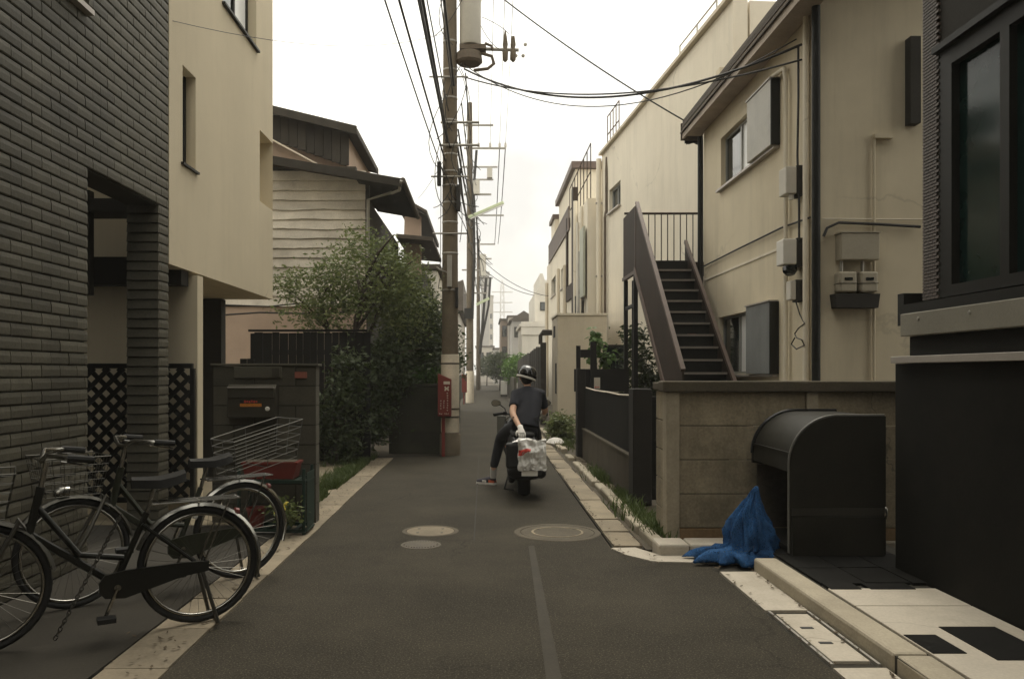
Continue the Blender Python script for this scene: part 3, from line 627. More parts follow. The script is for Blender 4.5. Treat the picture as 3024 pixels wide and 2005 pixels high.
MB().tube([b_+Vector((.05,-.05,-.05)), c+Vector((.05,0,-.09))], .055, 8).build('gutter', roof_brown, roof)
MB().tube([b_+Vector((.02,-.06,-.06)), P(922,440,15.5), P(905,447,15.8)], .03, 8).build('downpipe', galv, roof)
# upper storey, set back
yu = 16.7
uw = MB().add([P(560,300,yu), P(800,385,yu), P(800,300,yu), P(560,255,yu), P(560,300,yu+.15), P(800,385,yu+.15), P(800,300,yu+.15), P(560,255,yu+.15)], [(0,1,2,3),(7,6,5,4),(0,4,5,1),(1,5,6,2),(2,6,7,3),(3,7,4,0)])
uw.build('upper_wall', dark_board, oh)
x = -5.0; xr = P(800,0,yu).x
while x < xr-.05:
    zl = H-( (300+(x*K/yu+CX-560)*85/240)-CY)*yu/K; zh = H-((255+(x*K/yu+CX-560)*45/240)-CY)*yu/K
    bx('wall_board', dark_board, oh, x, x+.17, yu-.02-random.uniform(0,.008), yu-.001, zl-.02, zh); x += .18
bx('upper_pink_wall', pinkwall, oh, -6.5, xr-.18, yu+.28, yu+.45, 4.9, 6.4)
mb = MB(); mb.tube([P(600,308,yu-.06), P(740,384,yu-.06)], .02, 6); mb.build('trim', trim_w if False else pole_pale, oh)
bx('upper_side_wall', pinkwall, oh, xr-.17, xr-.001, yu+.16, 20.2, 4.9, 6.6)
a = P(540,222,yu-.3); b_ = P(822,291,yu-.3); c = b_+Vector((0,3.5,0)); d = a+Vector((0,3.5,0))
rf = slab(MB(), [a,b_,c,d], .07).build('roof', roof_brown, oh)
slab(MB(), [a+Vector((0,-.03,-.01)), b_+Vector((.02,-.03,-.01)), b_+Vector((.02,0,-.01)), a+Vector((0,0,-.01))], .17).build('bargeboard', dark_board, rf)
slab(MB(), [b_+Vector((0,0,-.08)), b_+Vector((-.5,0,.05)), c+Vector((-.5,0,.05)), c+Vector((0,0,-.08))], .05).build('soffit', dark_board, rf)
# house behind
h2 = thing('gabled_house', 'second old house behind the boarded one, pink gable under dark eaves', 'house', (-3,21,0))
yy = 21.5
pg = [P(930,640,yy), P(972,640,yy), P(972,500,yy), P(935,478,yy)]
vs = pg+[p+Vector((0,.2,0)) for p in pg]; MB().add(vs, [(0,1,2,3),(7,6,5,4),(0,4,5,1),(1,5,6,2),(2,6,7,3),(3,7,4,0)]).build('wall', pinkwall, h2)
MB().box(-5, P(970,0,yy).x, yy+.21, 26, 0, 4.4).build('side_wall', dark_board, h2)
a = P(900,438,yy-.4); b_ = P(986,486,yy-.4); c = b_+Vector((0,5.5,0)); d = a+Vector((0,5.5,0))
rf = slab(MB(), [a,b_,c,d], .08).build('roof', roof_brown, h2); slab(MB(), [b_+Vector((0,0,-.09)), b_+Vector((-.45,0,.1)), c+Vector((-.45,0,.1)), c+Vector((0,0,-.09))], .05).build('soffit', dark_board, rf)
a = P(915,540,yy-.8); b_ = P(1000,548,yy-.8); c = b_+Vector((0,4,0)); d = a+Vector((0,4,0)); slab(MB(), [a,b_,c,d], .1).build('lower_roof', roof_brown, h2)
wl = thing('white_house', 'small white rendered house glimpsed between the eaves and the near pole', 'house', (-2.2,27,0))
bx('wall', whitewash, wl, -3.4, -1.62, 27, 31, 0, 4.9); bx('roof', roof_brown, wl, -3.5, -1.5, 26.8, 31.2, 4.95, 5.1); f = bx('window', black_metal, wl, -2.2,-1.75,26.95,26.99,3.4,4.2); bx('pane', glass_dark, f, -2.16,-1.79,26.93,26.949,3.44,4.16)

# ------------------------------------------------------------------ right: cream house with eave
XA, YA0, YA1 = 3.6, 8.65, 13.1
ha = thing('cream_house', 'two storey cream stucco house with brown eave and storm shutter windows', 'house', (5,10,0))
w1 = (10.64,12.15,4.24,5.02); w2 = (10.68,12.26,1.44,2.30)
mb = MB(); wall(mb, (XA,0,0), (0,1,0), (1,0,0), YA0, YA1, 0, 5.5, .2, [w1, w2]); mb.build('lane_wall', cream, ha)
mb = MB(); wall(mb, (0,YA0,0), (1,0,0), (0,1,0), XA+.201, 7.6, 0, 6.4, .2); wall(mb, (0,YA1-.2,0), (1,0,0), (0,1,0), XA+.201, 7.6, 0, 6.4, .2); mb.box(7.4,7.6,YA0+.21,YA1-.21,0,6.4); mb.build('end_wall', cream, ha)
roof = MB(); slab(roof, [(3.30,8.2,5.66),(7.8,8.2,7.2),(7.8,13.3,7.2),(3.30,13.3,5.66)], .10); roof = roof.build('roof', roof_brown, ha)
fs_ = MB(); fs_.box(3.30,3.335,8.2,13.32,5.36,5.60); fs_.build('fascia', fascia, roof); bx('soffit', fascia, roof, 3.336, 3.595, 8.2, 13.3, 5.40, 5.43)
mb = MB(); mb.box(3.27,3.299,8.2,13.35,5.45,5.475); mb.box(3.285,3.299,8.2,13.33,5.53,5.55); mb.build('fascia_batten', roof_brown, roof)
MB().prism([(3.28,5.34),(3.62,5.34),(3.75,5.7),(3.28,5.62)], 'y', 13.325, 13.36).build('verge_board', roof_brown, roof)
mb = MB()
for k in range(14): mb.obox((3.36+random.uniform(0,.25),13.39,5.35+random.uniform(-.04,.2)), (random.uniform(.03,.07),0,random.uniform(-.03,.03)), (0,.02,0), (0,0,random.uniform(.02,.05)))
mb.build('broken_edge', timber_dark, roof)
def awindow(q, panes):
    y0, y1, z0, z1 = q; f = MB(); xx = XA+.07
    f.box(xx,xx+.05,y0,y1,z0,z0+.035); f.box(xx,xx+.05,y0,y1,z1-.035,z1); f.box(xx,xx+.05,y0,y0+.035,z0+.035,z1-.035); f.box(xx,xx+.05,y1-.035,y1,z0+.035,z1-.035); ym = (y0+y1)/2; f.box(xx-.005,xx+.05,ym-.025,ym+.025,z0+.035,z1-.035)
    f = f.build('window', grey_alu, ha)
    bx('pane', panes[0], f, xx+.02, xx+.03, y0+.035, ym-.025, z0+.035, z1-.035); bx('pane', panes[1], f, xx+.02, xx+.03, ym+.025, y1-.035, z0+.035, z1-.035)
    bx('sill', ledge_metal, f, XA-.07, XA+.06, y0-.9, y1+.05, z0-.035, z0-.003)
    return f
wn = awindow(w1, (frost, glass_dark)); bx('curtain', curtain, wn, XA+.092, XA+.098, 11.55, 11.95, 4.3, 4.9)
wn2 = awindow(w2, (frost, glass_dark)); bx('curtain', curtain, wn2, XA+.092, XA+.098, 11.5, 11.8, 1.5, 2.2)
for q, y0, m_ in ((w1, 9.74, shutter_pale), (w2, 9.78, shutter_grey)):
    o = bx('shutter_case', m_, ha, XA-.11, XA-.002, y0, q[0]-.02, q[2]-.0, q[3]+.03, .006)
    bx('cap', ledge_metal, o, XA-.125, XA-.002, y0-.01, q[0]-.01, q[3]+.032, q[3]+.05); bx('edge', black_metal, o, XA-.112, XA-.002, y0-.03, y0-.002, q[2], q[3]+.03)
MB().tube([(XA-.03,YA0+.1,3.16), (XA-.03,9.6,3.20), (XA-.03,11.2,3.20), (XA-.03,13.0,3.19)], .012, 6).build('wall_cable', cable_m, ha)
bx('string_course', cream2, ha, XA-.012, XA-.001, 9.55, 13.05, 2.955, 2.985)
MB().tube([P(1785,178,9.75)+Vector((0,0,0)), (XA-.05,9.62,5.08), (XA-.05,9.45,5.06), (XA-.05,9.4,4.9), (XA-.05,9.4,1.2)], .028, 8).build('vent_pipe', cream2, ha, smooth=True)
MB().cyl((XA-.04,8.83,5.4), (XA-.04,8.83,1.1), .035, 10).build('conduit', cream2, ha, smooth=True)
MB().cyl((XA-.03,YA0-.06,6.2), (XA-.03,YA0-.06,.3), .045, 12).build('downpipe', black_metal, ha, smooth=True)
MB().cyl((XA-.04,YA1+.06,5.35), (XA-.04,YA1+.06,.3), .045, 10).build('downpipe', black_metal, ha, smooth=True)
MB().tube([(XA-.06,9.0,5.15), (XA-.05,9.02,4.6), (XA-.05,9.05,3.9), (XA-.05,9.0,3.4), (XA-.05,9.0,2.95)], .013, 6).build('wall_cable', cable_m, ha)
def meter(label, z0, z1, y0, y1, x0, lid=False):
    t = thing('meter_box', label, 'meter box', (XA-.1, (y0+y1)/2, z0), 'boxes on the cream house')
    bx('case', whitewash if not lid else trim_w, t, x0, XA-.075, y0, y1, z0, z1, .012); bx('back_plate', dark_wall, t, XA-.072, XA-.002, y0+.0, y1-.02, z0-.02, z1+.01)
    return t
t = meter('white topped cable box on the lane side wall under the upper shutter', 3.48, 3.79, 9.0, 9.22, 3.40); MB().cyl((3.48,9.05,3.42),(3.48,9.05,3.475),.03,8).build('gland', trim_w, t)
t = meter('white electricity meter half way up the lane wall by the corner pipe', 2.68, 2.97, 9.0, 9.22, 3.37, True)
MB().lathe([(.08,0),(.08,.05),(.05,.09),(.001,.09)], (3.48,9.1,2.66), 14, (0,-.3,-1)).build('glass_dome', glass_dark, t)
t = meter('small white switch box directly beneath the electricity meter', 2.28, 2.50, 9.02, 9.16, 3.46)
MB().tube([(3.5,8.98,2.27),(3.52,8.9,2.1),(3.53,8.8,2.0),(3.5,8.9,1.95),(3.52,9.05,1.9),(3.5,8.95,1.85),(3.5,8.8,1.82),(3.53,8.8,1.76),(3.5,8.95,1.72),(3.5,9.1,1.78),(3.5,9.0,1.85)], .008, 5).build('loose_cable', cable_m, t)
t = thing('meter_box', 'wide grey gas meter cabinet on the front wall facing the camera', 'meter box', (4.0, YA0, 2.6), 'boxes on the cream house')
bx('case', meter_beige, t, 3.80, 4.21, YA0-.16, YA0-.003, 2.66, 2.945, .01); bx('lid', meter_beige, t, 3.79, 4.22, YA0-.17, YA0-.003, 2.948, 2.96)
for i, x in enumerate((3.78, 4.005)):
    t = thing('gas_meter', ['left of two grey gas meters under the wide cabinet','right of two grey gas meters under the wide cabinet'][i], 'meter', (x+.1, YA0-.1, 2.3), 'pair of gas meters')
    bx('body', meter_beige, t, x, x+.185, YA0-.17, YA0-.02, 2.315, 2.535, .02); bx('dial', glass_dark, t, x+.05, x+.135, YA0-.175, YA0-.171, 2.44, 2.47); bx('seam', mortar, t, x-.002, x+.187, YA0-.174, YA0-.02, 2.405, 2.412)
    MB().cyl((x+.05,YA0-.09,2.536), (x+.05,YA0-.09,2.655), .018, 8).build('pipe', galv, t)
MB().prism([(3.76,2.15),(4.2,2.15),(4.22,2.30),(3.74,2.30)], 'y', YA0-.15, YA0-.005).build('meter_shadow', dark_wall, ha)  # dark block added as the shadow below the meters
MB().tube([(4.21,YA0-.03,4.0),(4.21,YA0-.03,.8)], .016, 6).build('conduit', cream, ha); bx('conduit_box', cream, ha, 4.2, 4.40, YA0-.07, YA0-.004, 3.985, 4.03)
MB().tube([(3.66,YA0-.04,2.93),(3.70,YA0-.04,3.02),(3.82,YA0-.05,3.075),(4.2,YA0-.05,3.06),(4.7,YA0-.05,3.03)], .016, 6).build('wall_cable', cable_m, ha)
MB().tube([(3.65,YA0-.03,3.12),(4.3,YA0-.03,3.115),(4.9,YA0-.03,3.115)], .008, 5).build('wall_cable', cream2, ha)
bx('vent_hood', dark_wall, ha, 4.56, 4.67, YA0-.12, YA0-.004, 4.13, 5.06)
# steel stair
st = thing('steel_staircase', 'brown steel outside staircase with solid side panel and barred landing', 'staircase', (3,12,0))
XS0, XS1 = 2.6, 3.45
tl = lambda Y: 3.36-(13.7-Y)*.88
pl = [(10.35,.28),(13.75,3.20),(14.9,3.20),(14.9,4.33),(13.62,4.33),(10.45,1.46)]
MB().prism(pl, 'x', XS0-.012, XS0+.012).build('side_panel', brown_metal, st)
MB().obox(((XS0),(10.45+13.62)/2,(1.46+4.33)/2+.03), Vector((0,13.62-10.45,4.33-1.46))/2, (.03,0,0), Vector((0,-.67,.74))*.022).build('handrail', brown_rail, st)
MB().obox((XS0-.016,(10.35+13.75)/2,(.28+3.20)/2+.03), Vector((0,13.75-10.35,3.20-.28))/2, (.02,0,0), Vector((0,-.65,.76))*.05).build('stringer', brown_rail, st)
bx('stile', brown_rail, st, XS0-.02, XS0+.02, 13.68, 13.72, 3.2, 4.32); bx('landing_edge', brown_rail, st, XS0-.03, XS0+.03, 13.75, 14.93, 3.16, 3.22)
MB().prism([(10.3,.18),(13.70,3.17),(13.70,3.70),(10.3,.70)], 'x', XS1-.012, XS1+.012).build('stringer', brown_metal, st)
MB().obox((XS1,(10.3+13.7)/2,2.2+.01), Vector((0,3.4,3.0))/2, (.025,0,0), Vector((0,-.66,.75))*.03).build('handrail', brown_rail, st)
i = 0; Y = 13.7
while tl(Y) > .35:
    z = tl(Y)-.19*1
    if i > 0:
        o = bx('tread', brown_metal, st, XS0+.014, XS1-.014, Y-.245, Y+.03, tl(Y)-.03-.0, tl(Y), 0); bx('nosing', tread_edge, o, XS0+.014, XS1-.014, Y-.252, Y-.246, tl(Y)-.028, tl(Y)+.003)
        bx('riser', black_metal, o, XS0+.015, XS1-.015, Y+.022, Y+.028, tl(Y)-.0+.002, tl(Y)+.185)
    i += 1; Y -= .216
bx('landing', brown_metal, st, XS0+.014, 3.95, 13.7, 14.88, 3.30, 3.36); bx('landing_beam', black_metal, st, XS0+.014, 3.9, 13.72, 13.78, 3.12, 3.298)
x = XS0+.1
while x < 3.95: MB().cyl((x,14.86,3.36),(x,14.86,4.40),.010,6).build('baluster', brown_metal, st); x += .118
MB().tube([(XS0,14.86,4.42),(3.97,14.86,4.42)], .022, 8).build('top_rail', brown_metal, st)
for (x,y) in ((XS0,14.7),(XS0,13.75),(3.4,14.7),(2.75,14.7)): bx('post', black_metal, st, x-.035, x+.035, y-.035, y+.035, 0, 3.15)
bx('brace', black_metal, st, XS0-.02, XS0+.02, 13.8, 14.66, 2.6, 2.66)
tag(bx('plastic_label', red_pl, None, 3.1, 3.22, 12.17, 12.20, 2.0, 2.05), 'small red tag lying on the middle step of the brown stair', 'tag')
iv = thing('climbing_ivy', 'dark ivy growing up under the brown stair landing', 'ivy', (3.0,15.3,0)); foliage('foliage', leaf_d, iv, [(2.95,15.4,1.3,.3,.25,1.2),(3.1,15.3,.8,.4,.3,.7)], 3500, .06, 9, clump=.13)

# ------------------------------------------------------------------ right: tall pale building beyond (slightly turned)
hb = thing('pale_building', 'tall pale windowless stucco building behind the steel staircase', 'building', (5,18,0))
A0, A1 = Vector((4.15,13.32,0)), Vector((3.377,23,0)); ud = (A1-A0).normalized(); nd = Vector((ud.y,-ud.x,0)); LB = (A1-A0).length
uof = lambda Y: (Y-A0.y)/ud.y
mb = MB(); wq = (uof(20.85),uof(22.1),5.85,6.5); wall(mb, A0, ud, nd, 0, LB, 0, 7.7, .25, [wq])
mb.obox(A0+nd*3.3+ud*.15+Vector((0,0,3.85)), nd*3.0, ud*.12, (0,0,3.85)); mb.obox(A1+nd*3.3-ud*.15+Vector((0,0,3.85)), nd*3.0, ud*.12, (0,0,3.85)); mb.obox(A0+nd*3.3+ud*LB/2+Vector((0,0,7.5)), nd*3.0, ud*(LB/2-.3), (0,0,.1)); mb.build('wall', cream2, hb)
def on_b(u, t, z): return A0+ud*u+nd*t+Vector((0,0,z))
f = MB()
for (a,b_,c,d) in ((wq[0],wq[1],5.85,5.9),(wq[0],wq[1],6.45,6.5),(wq[0],wq[0]+.05,5.9,6.45),(wq[1]-.05,wq[1],5.9,6.45),((wq[0]+wq[1])/2-.02,(wq[0]+wq[1])/2+.02,5.9,6.45)):
    f.obox(on_b((a+b_)/2,.12,(c+d)/2), ud*(b_-a)/2, nd*.03, (0,0,(d-c)/2))
f = f.build('window', grey_alu, hb); MB().obox(on_b((wq[0]+wq[1])/2,.13,6.175), ud*(wq[1]-wq[0]-.1)/2, nd*.005, (0,0,.275)).build('pane', glass_dark, f); MB().obox(on_b((wq[0]+wq[1])/2,-.02,5.83), ud*(wq[1]-wq[0]+.1)/2, nd*.06, (0,0,.018)).build('sill', ledge_metal, f)
MB().obox(on_b(LB/2,.02,7.74), ud*LB/2, nd*.12, (0,0,.035)).build('parapet_cap', cream3, hb)
def railing(name, label, p0, p1, zb, h_, step, mat, cols=2, r=.018):
    t = thing(name, label, 'railing', (p0[0],p0[1],zb)); p0, p1 = Vector((*p0[:2],0)), Vector((*p1[:2],0)); n = max(2, int((p1-p0).length/step))
    for k in range(cols): z = zb+h_*(k+1)/cols; MB().tube([p0+Vector((0,0,z)), p1+Vector((0,0,z))], r, 6).build('rail', mat, t)
    for k in range(n+1): q = p0.lerp(p1, k/n); MB().cyl(q+Vector((0,0,zb)), q+Vector((0,0,zb+h_)), r*.9, 6).build('post', mat, t)
    return t
q0, q1 = on_b(.1,.15,0), on_b(3.2,.15,0); railing('roof_railing', 'thin steel roof railing along the pale building above the cream house', q0, q1, 7.77, .45, .8, galv)
q0, q1 = on_b(8.3,.15,0), on_b(9.65,.15,0); railing('roof_railing', 'brown roof railing with close bars at the far corner of the pale building', q0, q1, 7.77, 1.05, .3, brown_rail)
pd = thing('drain_pipe', 'thick pale drain pipe running down the far corner of the pale building', 'pipe', (3.3,23.0,0)); MB().tube([(3.28,22.95,7.6),(3.28,22.95,.3)], .075, 10).build('pipe', cream2, pd, smooth=True)
for z in (1.9,4.2,6.3): bx('bracket', galv, pd, 3.19, 3.38, 22.90, 23.0, z, z+.05)
pd2 = thing('drain_pipe', 'thinner dark stained pipe beside the thick pale drain pipe', 'pipe', (3.4,22.3,0)); MB().tube([(3.43,22.4,7.5),(3.40,22.3,7.1),(3.40,22.3,6.0),(3.36,22.3,5.8),(3.36,22.3,2.4)], .04, 8).build('pipe', rusty, pd2, smooth=True)
# white flats beyond, with pipes, brown slat balcony and roof box
hd = thing('white_flats', 'white three storey flats with brown slatted balcony and many wall pipes', 'building', (5,30,0))
XD = 3.0
wins = [(33.8,36.0,4.8,5.6),(30.0,31.4,4.7,5.5),(30.0,31.4,1.8,2.6)]
mb = MB(); wall(mb, (XD,0,0), (0,1,0), (1,0,0), 23.3, 38.5, 0, 6.55, .25, wins); wall(mb, (0,23.3,0), (1,0,0), (0,1,0), XD+.251, 8, 0, 6.55, .25); mb.box(XD+.251,8,38.2,38.5,0,6.55); mb.box(XD+.251,8,23.56,38.19,6.3,6.5); mb.build('wall', cream2, hd)
for (y0,y1,z0,z1) in wins:
    f = MB(); f.box(XD+.1,XD+.15,y0,y1,z0,z0+.06); f.box(XD+.1,XD+.15,y0,y1,z1-.06,z1); f.box(XD+.1,XD+.15,(y0+y1)/2-.04,(y0+y1)/2+.04,z0+.06,z1-.06); f = f.build('window', grey_alu, hd); bx('pane', glass_dark, f, XD+.12, XD+.13, y0, y1, z0+.06, z1-.06); bx('sill', ledge_metal, f, XD-.06, XD+.1, y0-.05, y1+.05, z0-.04, z0-.003)
bx('penthouse', cream2, hd, 3.35, 4.6, 29.6, 36, 6.56, 9.0); bx('penthouse_roof', brown_rail, hd, 3.2, 4.75, 29.4, 36.3, 9.01, 9.25)
bx('stair_head', cream2, hd, 3.2, 4.2, 36.6, 38.4, 6.56, 8.5); bx('stair_head_roof', brown_rail, hd, 3.1, 4.3, 36.5, 38.5, 8.51, 8.7)
y = 28.2
while y < 37: bx('balcony_slat', brown_rail, hd, XD-.05, XD-.02, y, y+.13, 6.55, 7.25); y += .17
mb = MB(); mb.box(XD-.06,XD+.0,28.1,37,7.251,7.32); mb.box(XD-.06,XD+.0,28.1,37,6.49,6.549); mb.build('balcony_rail', brown_rail, hd)
bx('brown_column', brown_metal, hd, 2.92, 3.07, 26.4, 26.9, 3.4, 7.6); bx('brown_column', brown_metal, hd, 2.93, 3.07, 28.6, 28.9, 4.0, 7.0)
mb = MB(); mb.box(2.93,3.08,26.95,28.55,4.0,4.5); mb.build('brown_floor', brown_metal, hd)
for k, (yy_, zt, zb, rr, mt_) in enumerate(((25.8,7.0,.2,.07,cream2),(25.2,6.2,.5,.05,whitewash),(24.7,5.2,2.6,.045,galv),(24.2,6.5,1,.05,cream2),(29.3,5.4,.2,.07,cream3),(31.9,5.6,.3,.06,cream3),(37.8,5.7,.3,.08,cream3),(23.9,4.2,2.5,.04,rusty),(25.5,3.9,2.4,.05,black_metal))):
    MB().tube([(XD-.07,yy_,zt),(XD-.07,yy_,zb)], rr, 8).build('wall_pipe', mt_, hd, smooth=True)
MB().tube([(XD-.06,23.8,4.3),(XD-.06,24.6,4.0),(XD-.06,25.0,3.4),(XD-.06,25.6,2.9)], .03, 6).build('wall_pipe', rusty, hd); MB().tube([(XD-.08,23.7,3.6),(XD-.08,23.9,3.2),(XD-.08,24.1,3.1),(XD-.08,24.1,2.7)], .04, 6).build('wall_pipe', dark_wall, hd)
bx('corrugated_sheet', mk('green_sheet', (.36,.37,.29), .6, .12, 4, 50, .05), hd, 2.88, 2.94, 23.35, 24.25, 3.7, 5.75)
railing('roof_railing', 'long brown roof terrace railing on the white flats', (3.12,23.5), (3.12,29.3), 6.56, 1.65, .75, brown_metal)
an = thing('annex', 'low cream annex box standing between the dark gate and the tall board fence', 'annex', (2.5,21,0))
bx('wall', cream3, an, 1.88, 3.15, 20.6, 22.3, 0, 2.93); bx('roof_cap', cream2, an, 1.85, 3.18, 20.57, 22.35, 2.935, 2.99); bx('vent', dark_wall, an, 1.862, 1.879, 20.9, 21.15, .9, 1.7); bx('vent', dark_wall, an, 1.862, 1.879, 21.3, 21.7, 2.4, 2.7)
# tall dark board fence far right
ef = thing('tall_board_fence', 'tall dark weathered board fence along the right of the lane beyond the rider', 'fence', (1.65,32,0))
y = 22.5
while y < 40:
    wd = .28 if y < 30 else .5; bx('board', dark_board, ef, 1.62+random.uniform(0,.02), 1.65+random.uniform(.0,.02), y, y+wd-.02, 0, 2.25+random.uniform(-.04,.05)-(y-22.5)*.012); y += wd
mb = MB(); mb.box(1.68,1.72,22.5,40,.4,.5); mb.box(1.68,1.72,22.5,40,1.7,1.8); mb.build('rail', dark_board, ef); bx('end_post', dark_board, ef, 1.56, 1.72, 22.36, 22.48, 0, 2.3)
pg_ = thing('pergola_hood', 'dark curved bin shelter hood showing above the tall board fence', 'hood', (1.9,24,2.3)); MB().tube([(1.66,23.8,2.3),(1.66,23.8,2.55),(1.74,23.8,2.68),(2.15,23.8,2.68),(2.2,23.8,2.3)], .06, 8).build('hoop', dark_board, pg_); bx('sheet', dark_board, pg_, 1.75,2.14,23.7,24.6,2.60,2.64)

# ------------------------------------------------------------------ right: dark gate fence on low wall
lf = thing('black_fence', 'black sheet fence on a low stained wall right of the rider', 'fence', (1.7,11,0))
bx('low_wall', mk('dark_low_wall', (.075,.061,.039), .92, .3, 2, 50, .3, stain=.5, streak=.6), lf, 1.66, 1.80, 9.0, 13.55, 0, .49)
bx('coping', conc_cope, lf, 1.645, 1.815, 9.0, 13.55, .492, .515)
bx('sheet', shutter_black, lf, 1.70, 1.715, 9.02, 13.5, .518, 1.17); 
MB().tube([(1.69,13.3,1.205),(1.69,12.2,1.185),(1.69,11.0,1.19),(1.69,10.0,1.18),(1.69,9.1,1.20)], .011, 6).build('wire', mark_w, lf)
for y in (10.1,11.3,12.4): bx('bar', black_metal, lf, 1.716, 1.745, y-.02, y+.02, .518, 1.19)
bx('post', timber_dark, lf, 1.62, 1.83, 8.72, 8.98, 0, 1.28, .01); bx('post', timber_dark, lf, 1.58, 1.72, 13.62, 13.9, 0, 1.52, .01)
sg = thing('timber_frame', 'dark uneven timber garden frame rising behind the black fence', 'frame', (2,14,0))
for (x0_,x1_,zt) in ((1.61,1.68,1.93),(1.86,1.96,2.0)): bx('upright', timber_dark, sg, x0_, x1_, 14.0, 14.08, 0, zt)
bx('crosspiece', timber_dark, sg, 1.685, 1.855, 14.01, 14.06, 1.72, 1.86); bx('boarding', timber_dark, sg, 1.58, 2.55, 14.10, 14.14, 1.12, 1.52); bx('boarding', timber_dark, sg, 1.62, 2.7, 14.16, 14.2, .0, 1.1)
nt_ = thing('notice_board', 'white paper notice with red print fixed behind the black fence', 'notice', (1.96,13.98,1.2)); bx('sheet', mark_w, nt_, 1.915, 2.02, 13.97, 13.985, 1.17, 1.37)
mb = MB()
for k in range(3): mb.box(1.925+k*.03,1.945+k*.03,13.966,13.9695,1.185+.004*k,1.21)
mb.build('lettering', red_print, nt_)
wf = thing('wooden_window', 'reddish brown timber window frame in the pale building wall above the fence', 'window', (3.1,17,1.6)); bx('frame', timber_dark, wf, 2.52, 3.0, 17.0, 17.06, 1.5, 2.05); bx('pane', glass_dark, wf, 2.56, 2.96, 16.985, 16.999, 1.54, 2.0)
lg = thing('dark_gap_panel', 'black panel added for the dark parked shape in the gap before the concrete plate wall', 'gate', (2.2,8.8,0)); bx('leaf', shutter_black, lg, 1.84, 2.7, 8.82, 8.85, .05, 1.15); bx('frame', black_metal, lg, 1.84, 2.7, 8.80, 8.87, 1.151, 1.19)  # dark panel added in place of a black parked shape
MB().lathe([(.03,0),(.03,.02),(.02,.03),(.001,.03)], (1.9,8.79,.72), 12, (0,-1,0)).build('glint_knob', chrome, lg)  # chrome piece added for the headlight glint in the gap
# potted climber with large leaves
pc = thing('climbing_plant', 'bright green broad leaved climber above the notice and black fence', 'plant', (2.1,15,1.5))
pme = MB()
for i in range(7): pass
vs = [(0,0,0),(.05,.03,.012),(.06,.08,.0),(.0,.16,-.03),(-.06,.08,.0),(-.05,.03,.012),(0,.07,.02)]
lme = meshof(MB().add(vs, [(0,1,6),(1,2,6),(2,3,6),(3,4,6),(4,5,6),(5,0,6)]), 'leaf', leaf_g)
rg = random.Random(3)
for (cx_,cz_,n_) in ((2.08,2.12,26),(2.1,1.78,30),(2.28,1.75,30),(2.14,1.95,8)):
    for k in range(n_):
        share('leaf', lme, pc, (cx_+rg.gauss(0,.07), 15.0+rg.gauss(0,.07), cz_+rg.gauss(0,.09)), (rg.uniform(-1.4,.3), rg.uniform(-.6,.6), rg.uniform(0,6.28)), (1.0,)*3)
mb = MB(); mb.tube([(2.15,15,1.0),(2.1,15,1.6),(2.08,15,2.2)], .012, 5); mb.tube([(2.15,15,1.3),(2.3,15,1.8)], .01, 5); mb.build('stem', bark, pc)
bs = thing('gate_bush', 'small leafy bush at the foot of the cream annex wall', 'bush', (1.6,16.8,0)); foliage('foliage', leaf_m, bs, [(1.62,16.9,.28,.22,.3,.32)], 1800, .05, 21, clump=.1)
tag(MB().loft([[Vector((1.42+.17*math.cos(a)*s_*(1+.2*math.sin(3*a)), 16.0+.28*math.sin(a)*s_*(1+.15*math.cos(4*a)), z)) for a in np.linspace(0,6.28,14,endpoint=False)] for s_, z in ((.9,0),(1,.05),(.7,.12),(.25,.15))]).build('rubbish_bag', glove_m, None, smooth=True), 'crumpled white plastic bag lying on the kerb near the annex', 'bag')

# ------------------------------------------------------------------ right: concrete plate wall, bin, net, garage building
cw = thing('concrete_plate_wall', 'stained concrete plate wall with dark coping behind the black bin', 'wall', (2.6,7.0,0))
bx('post', conc_post, cw, 1.565, 1.68, 6.87, 7.02, 0, 1.29, .008); bx('post', conc_post, cw, 2.78, 2.88, 6.875, 7.02, 0, 1.29, .008)
for r in range(5):
    z0 = [0,.115,.41,.705,1.0][r]; z1 = [.108,.403,.698,.993,1.288][r]
    for (a,b_) in ((1.682,2.778),(2.882,4.6)): bx('plate', conc_wall if r else mk('brown_plate', (.25,.165,.085), .92, .25, 3, 50, .2, stain=.3), cw, a, b_, 6.905+random.uniform(0,.006), 6.96, z0, z1, .006)
bx('coping', conc_cope, cw, 1.53, 4.62, 6.84, 7.04, 1.29, 1.385, .012)
for r in range(5): bx('side_plate', conc_wall, cw, 1.575, 1.63, 7.025, 7.33, r*.26, r*.26+.253, .005)
bx('side_coping', conc_cope, cw, 1.55, 1.66, 7.045, 7.36, 1.302, 1.37, .01)
# rubbish bin with round hood
bn = thing('rubbish_bin', 'black rubbish collection bin with rounded hood on the right pavement', 'rubbish bin', (2.6,6.3,.1))
X0, X1, ZT, RR = 2.26, 2.97, 1.135, .36
arc = [(X0+RR-RR*math.cos(a), ZT-RR+RR*math.sin(a)) for a in np.linspace(0, math.pi/2, 14)]
bin_m = mk('bin_sheet', (.019,.0175,.0125), .6, .3, 3, 70, .1, spec=.25, stain=.6, stcol=(.034,.031,.022), stscale=2.2, streak=.3)
MB().prism([(X0,.115)]+arc+[(X1,ZT),(X1,.115)], 'y', 5.90, 5.935).build('side_panel', bin_m, bn)
MB().prism([(X0,.70)]+arc+[(X1,ZT),(X1,.115),(X1-.06,.115),(X1-.06,.60)], 'y', 6.72, 6.752).build('side_panel', black_metal, bn)
edge = [(X0,5.917,.115)]+[(x,5.917,z) for x,z in arc]+[(X1,5.917,ZT)]
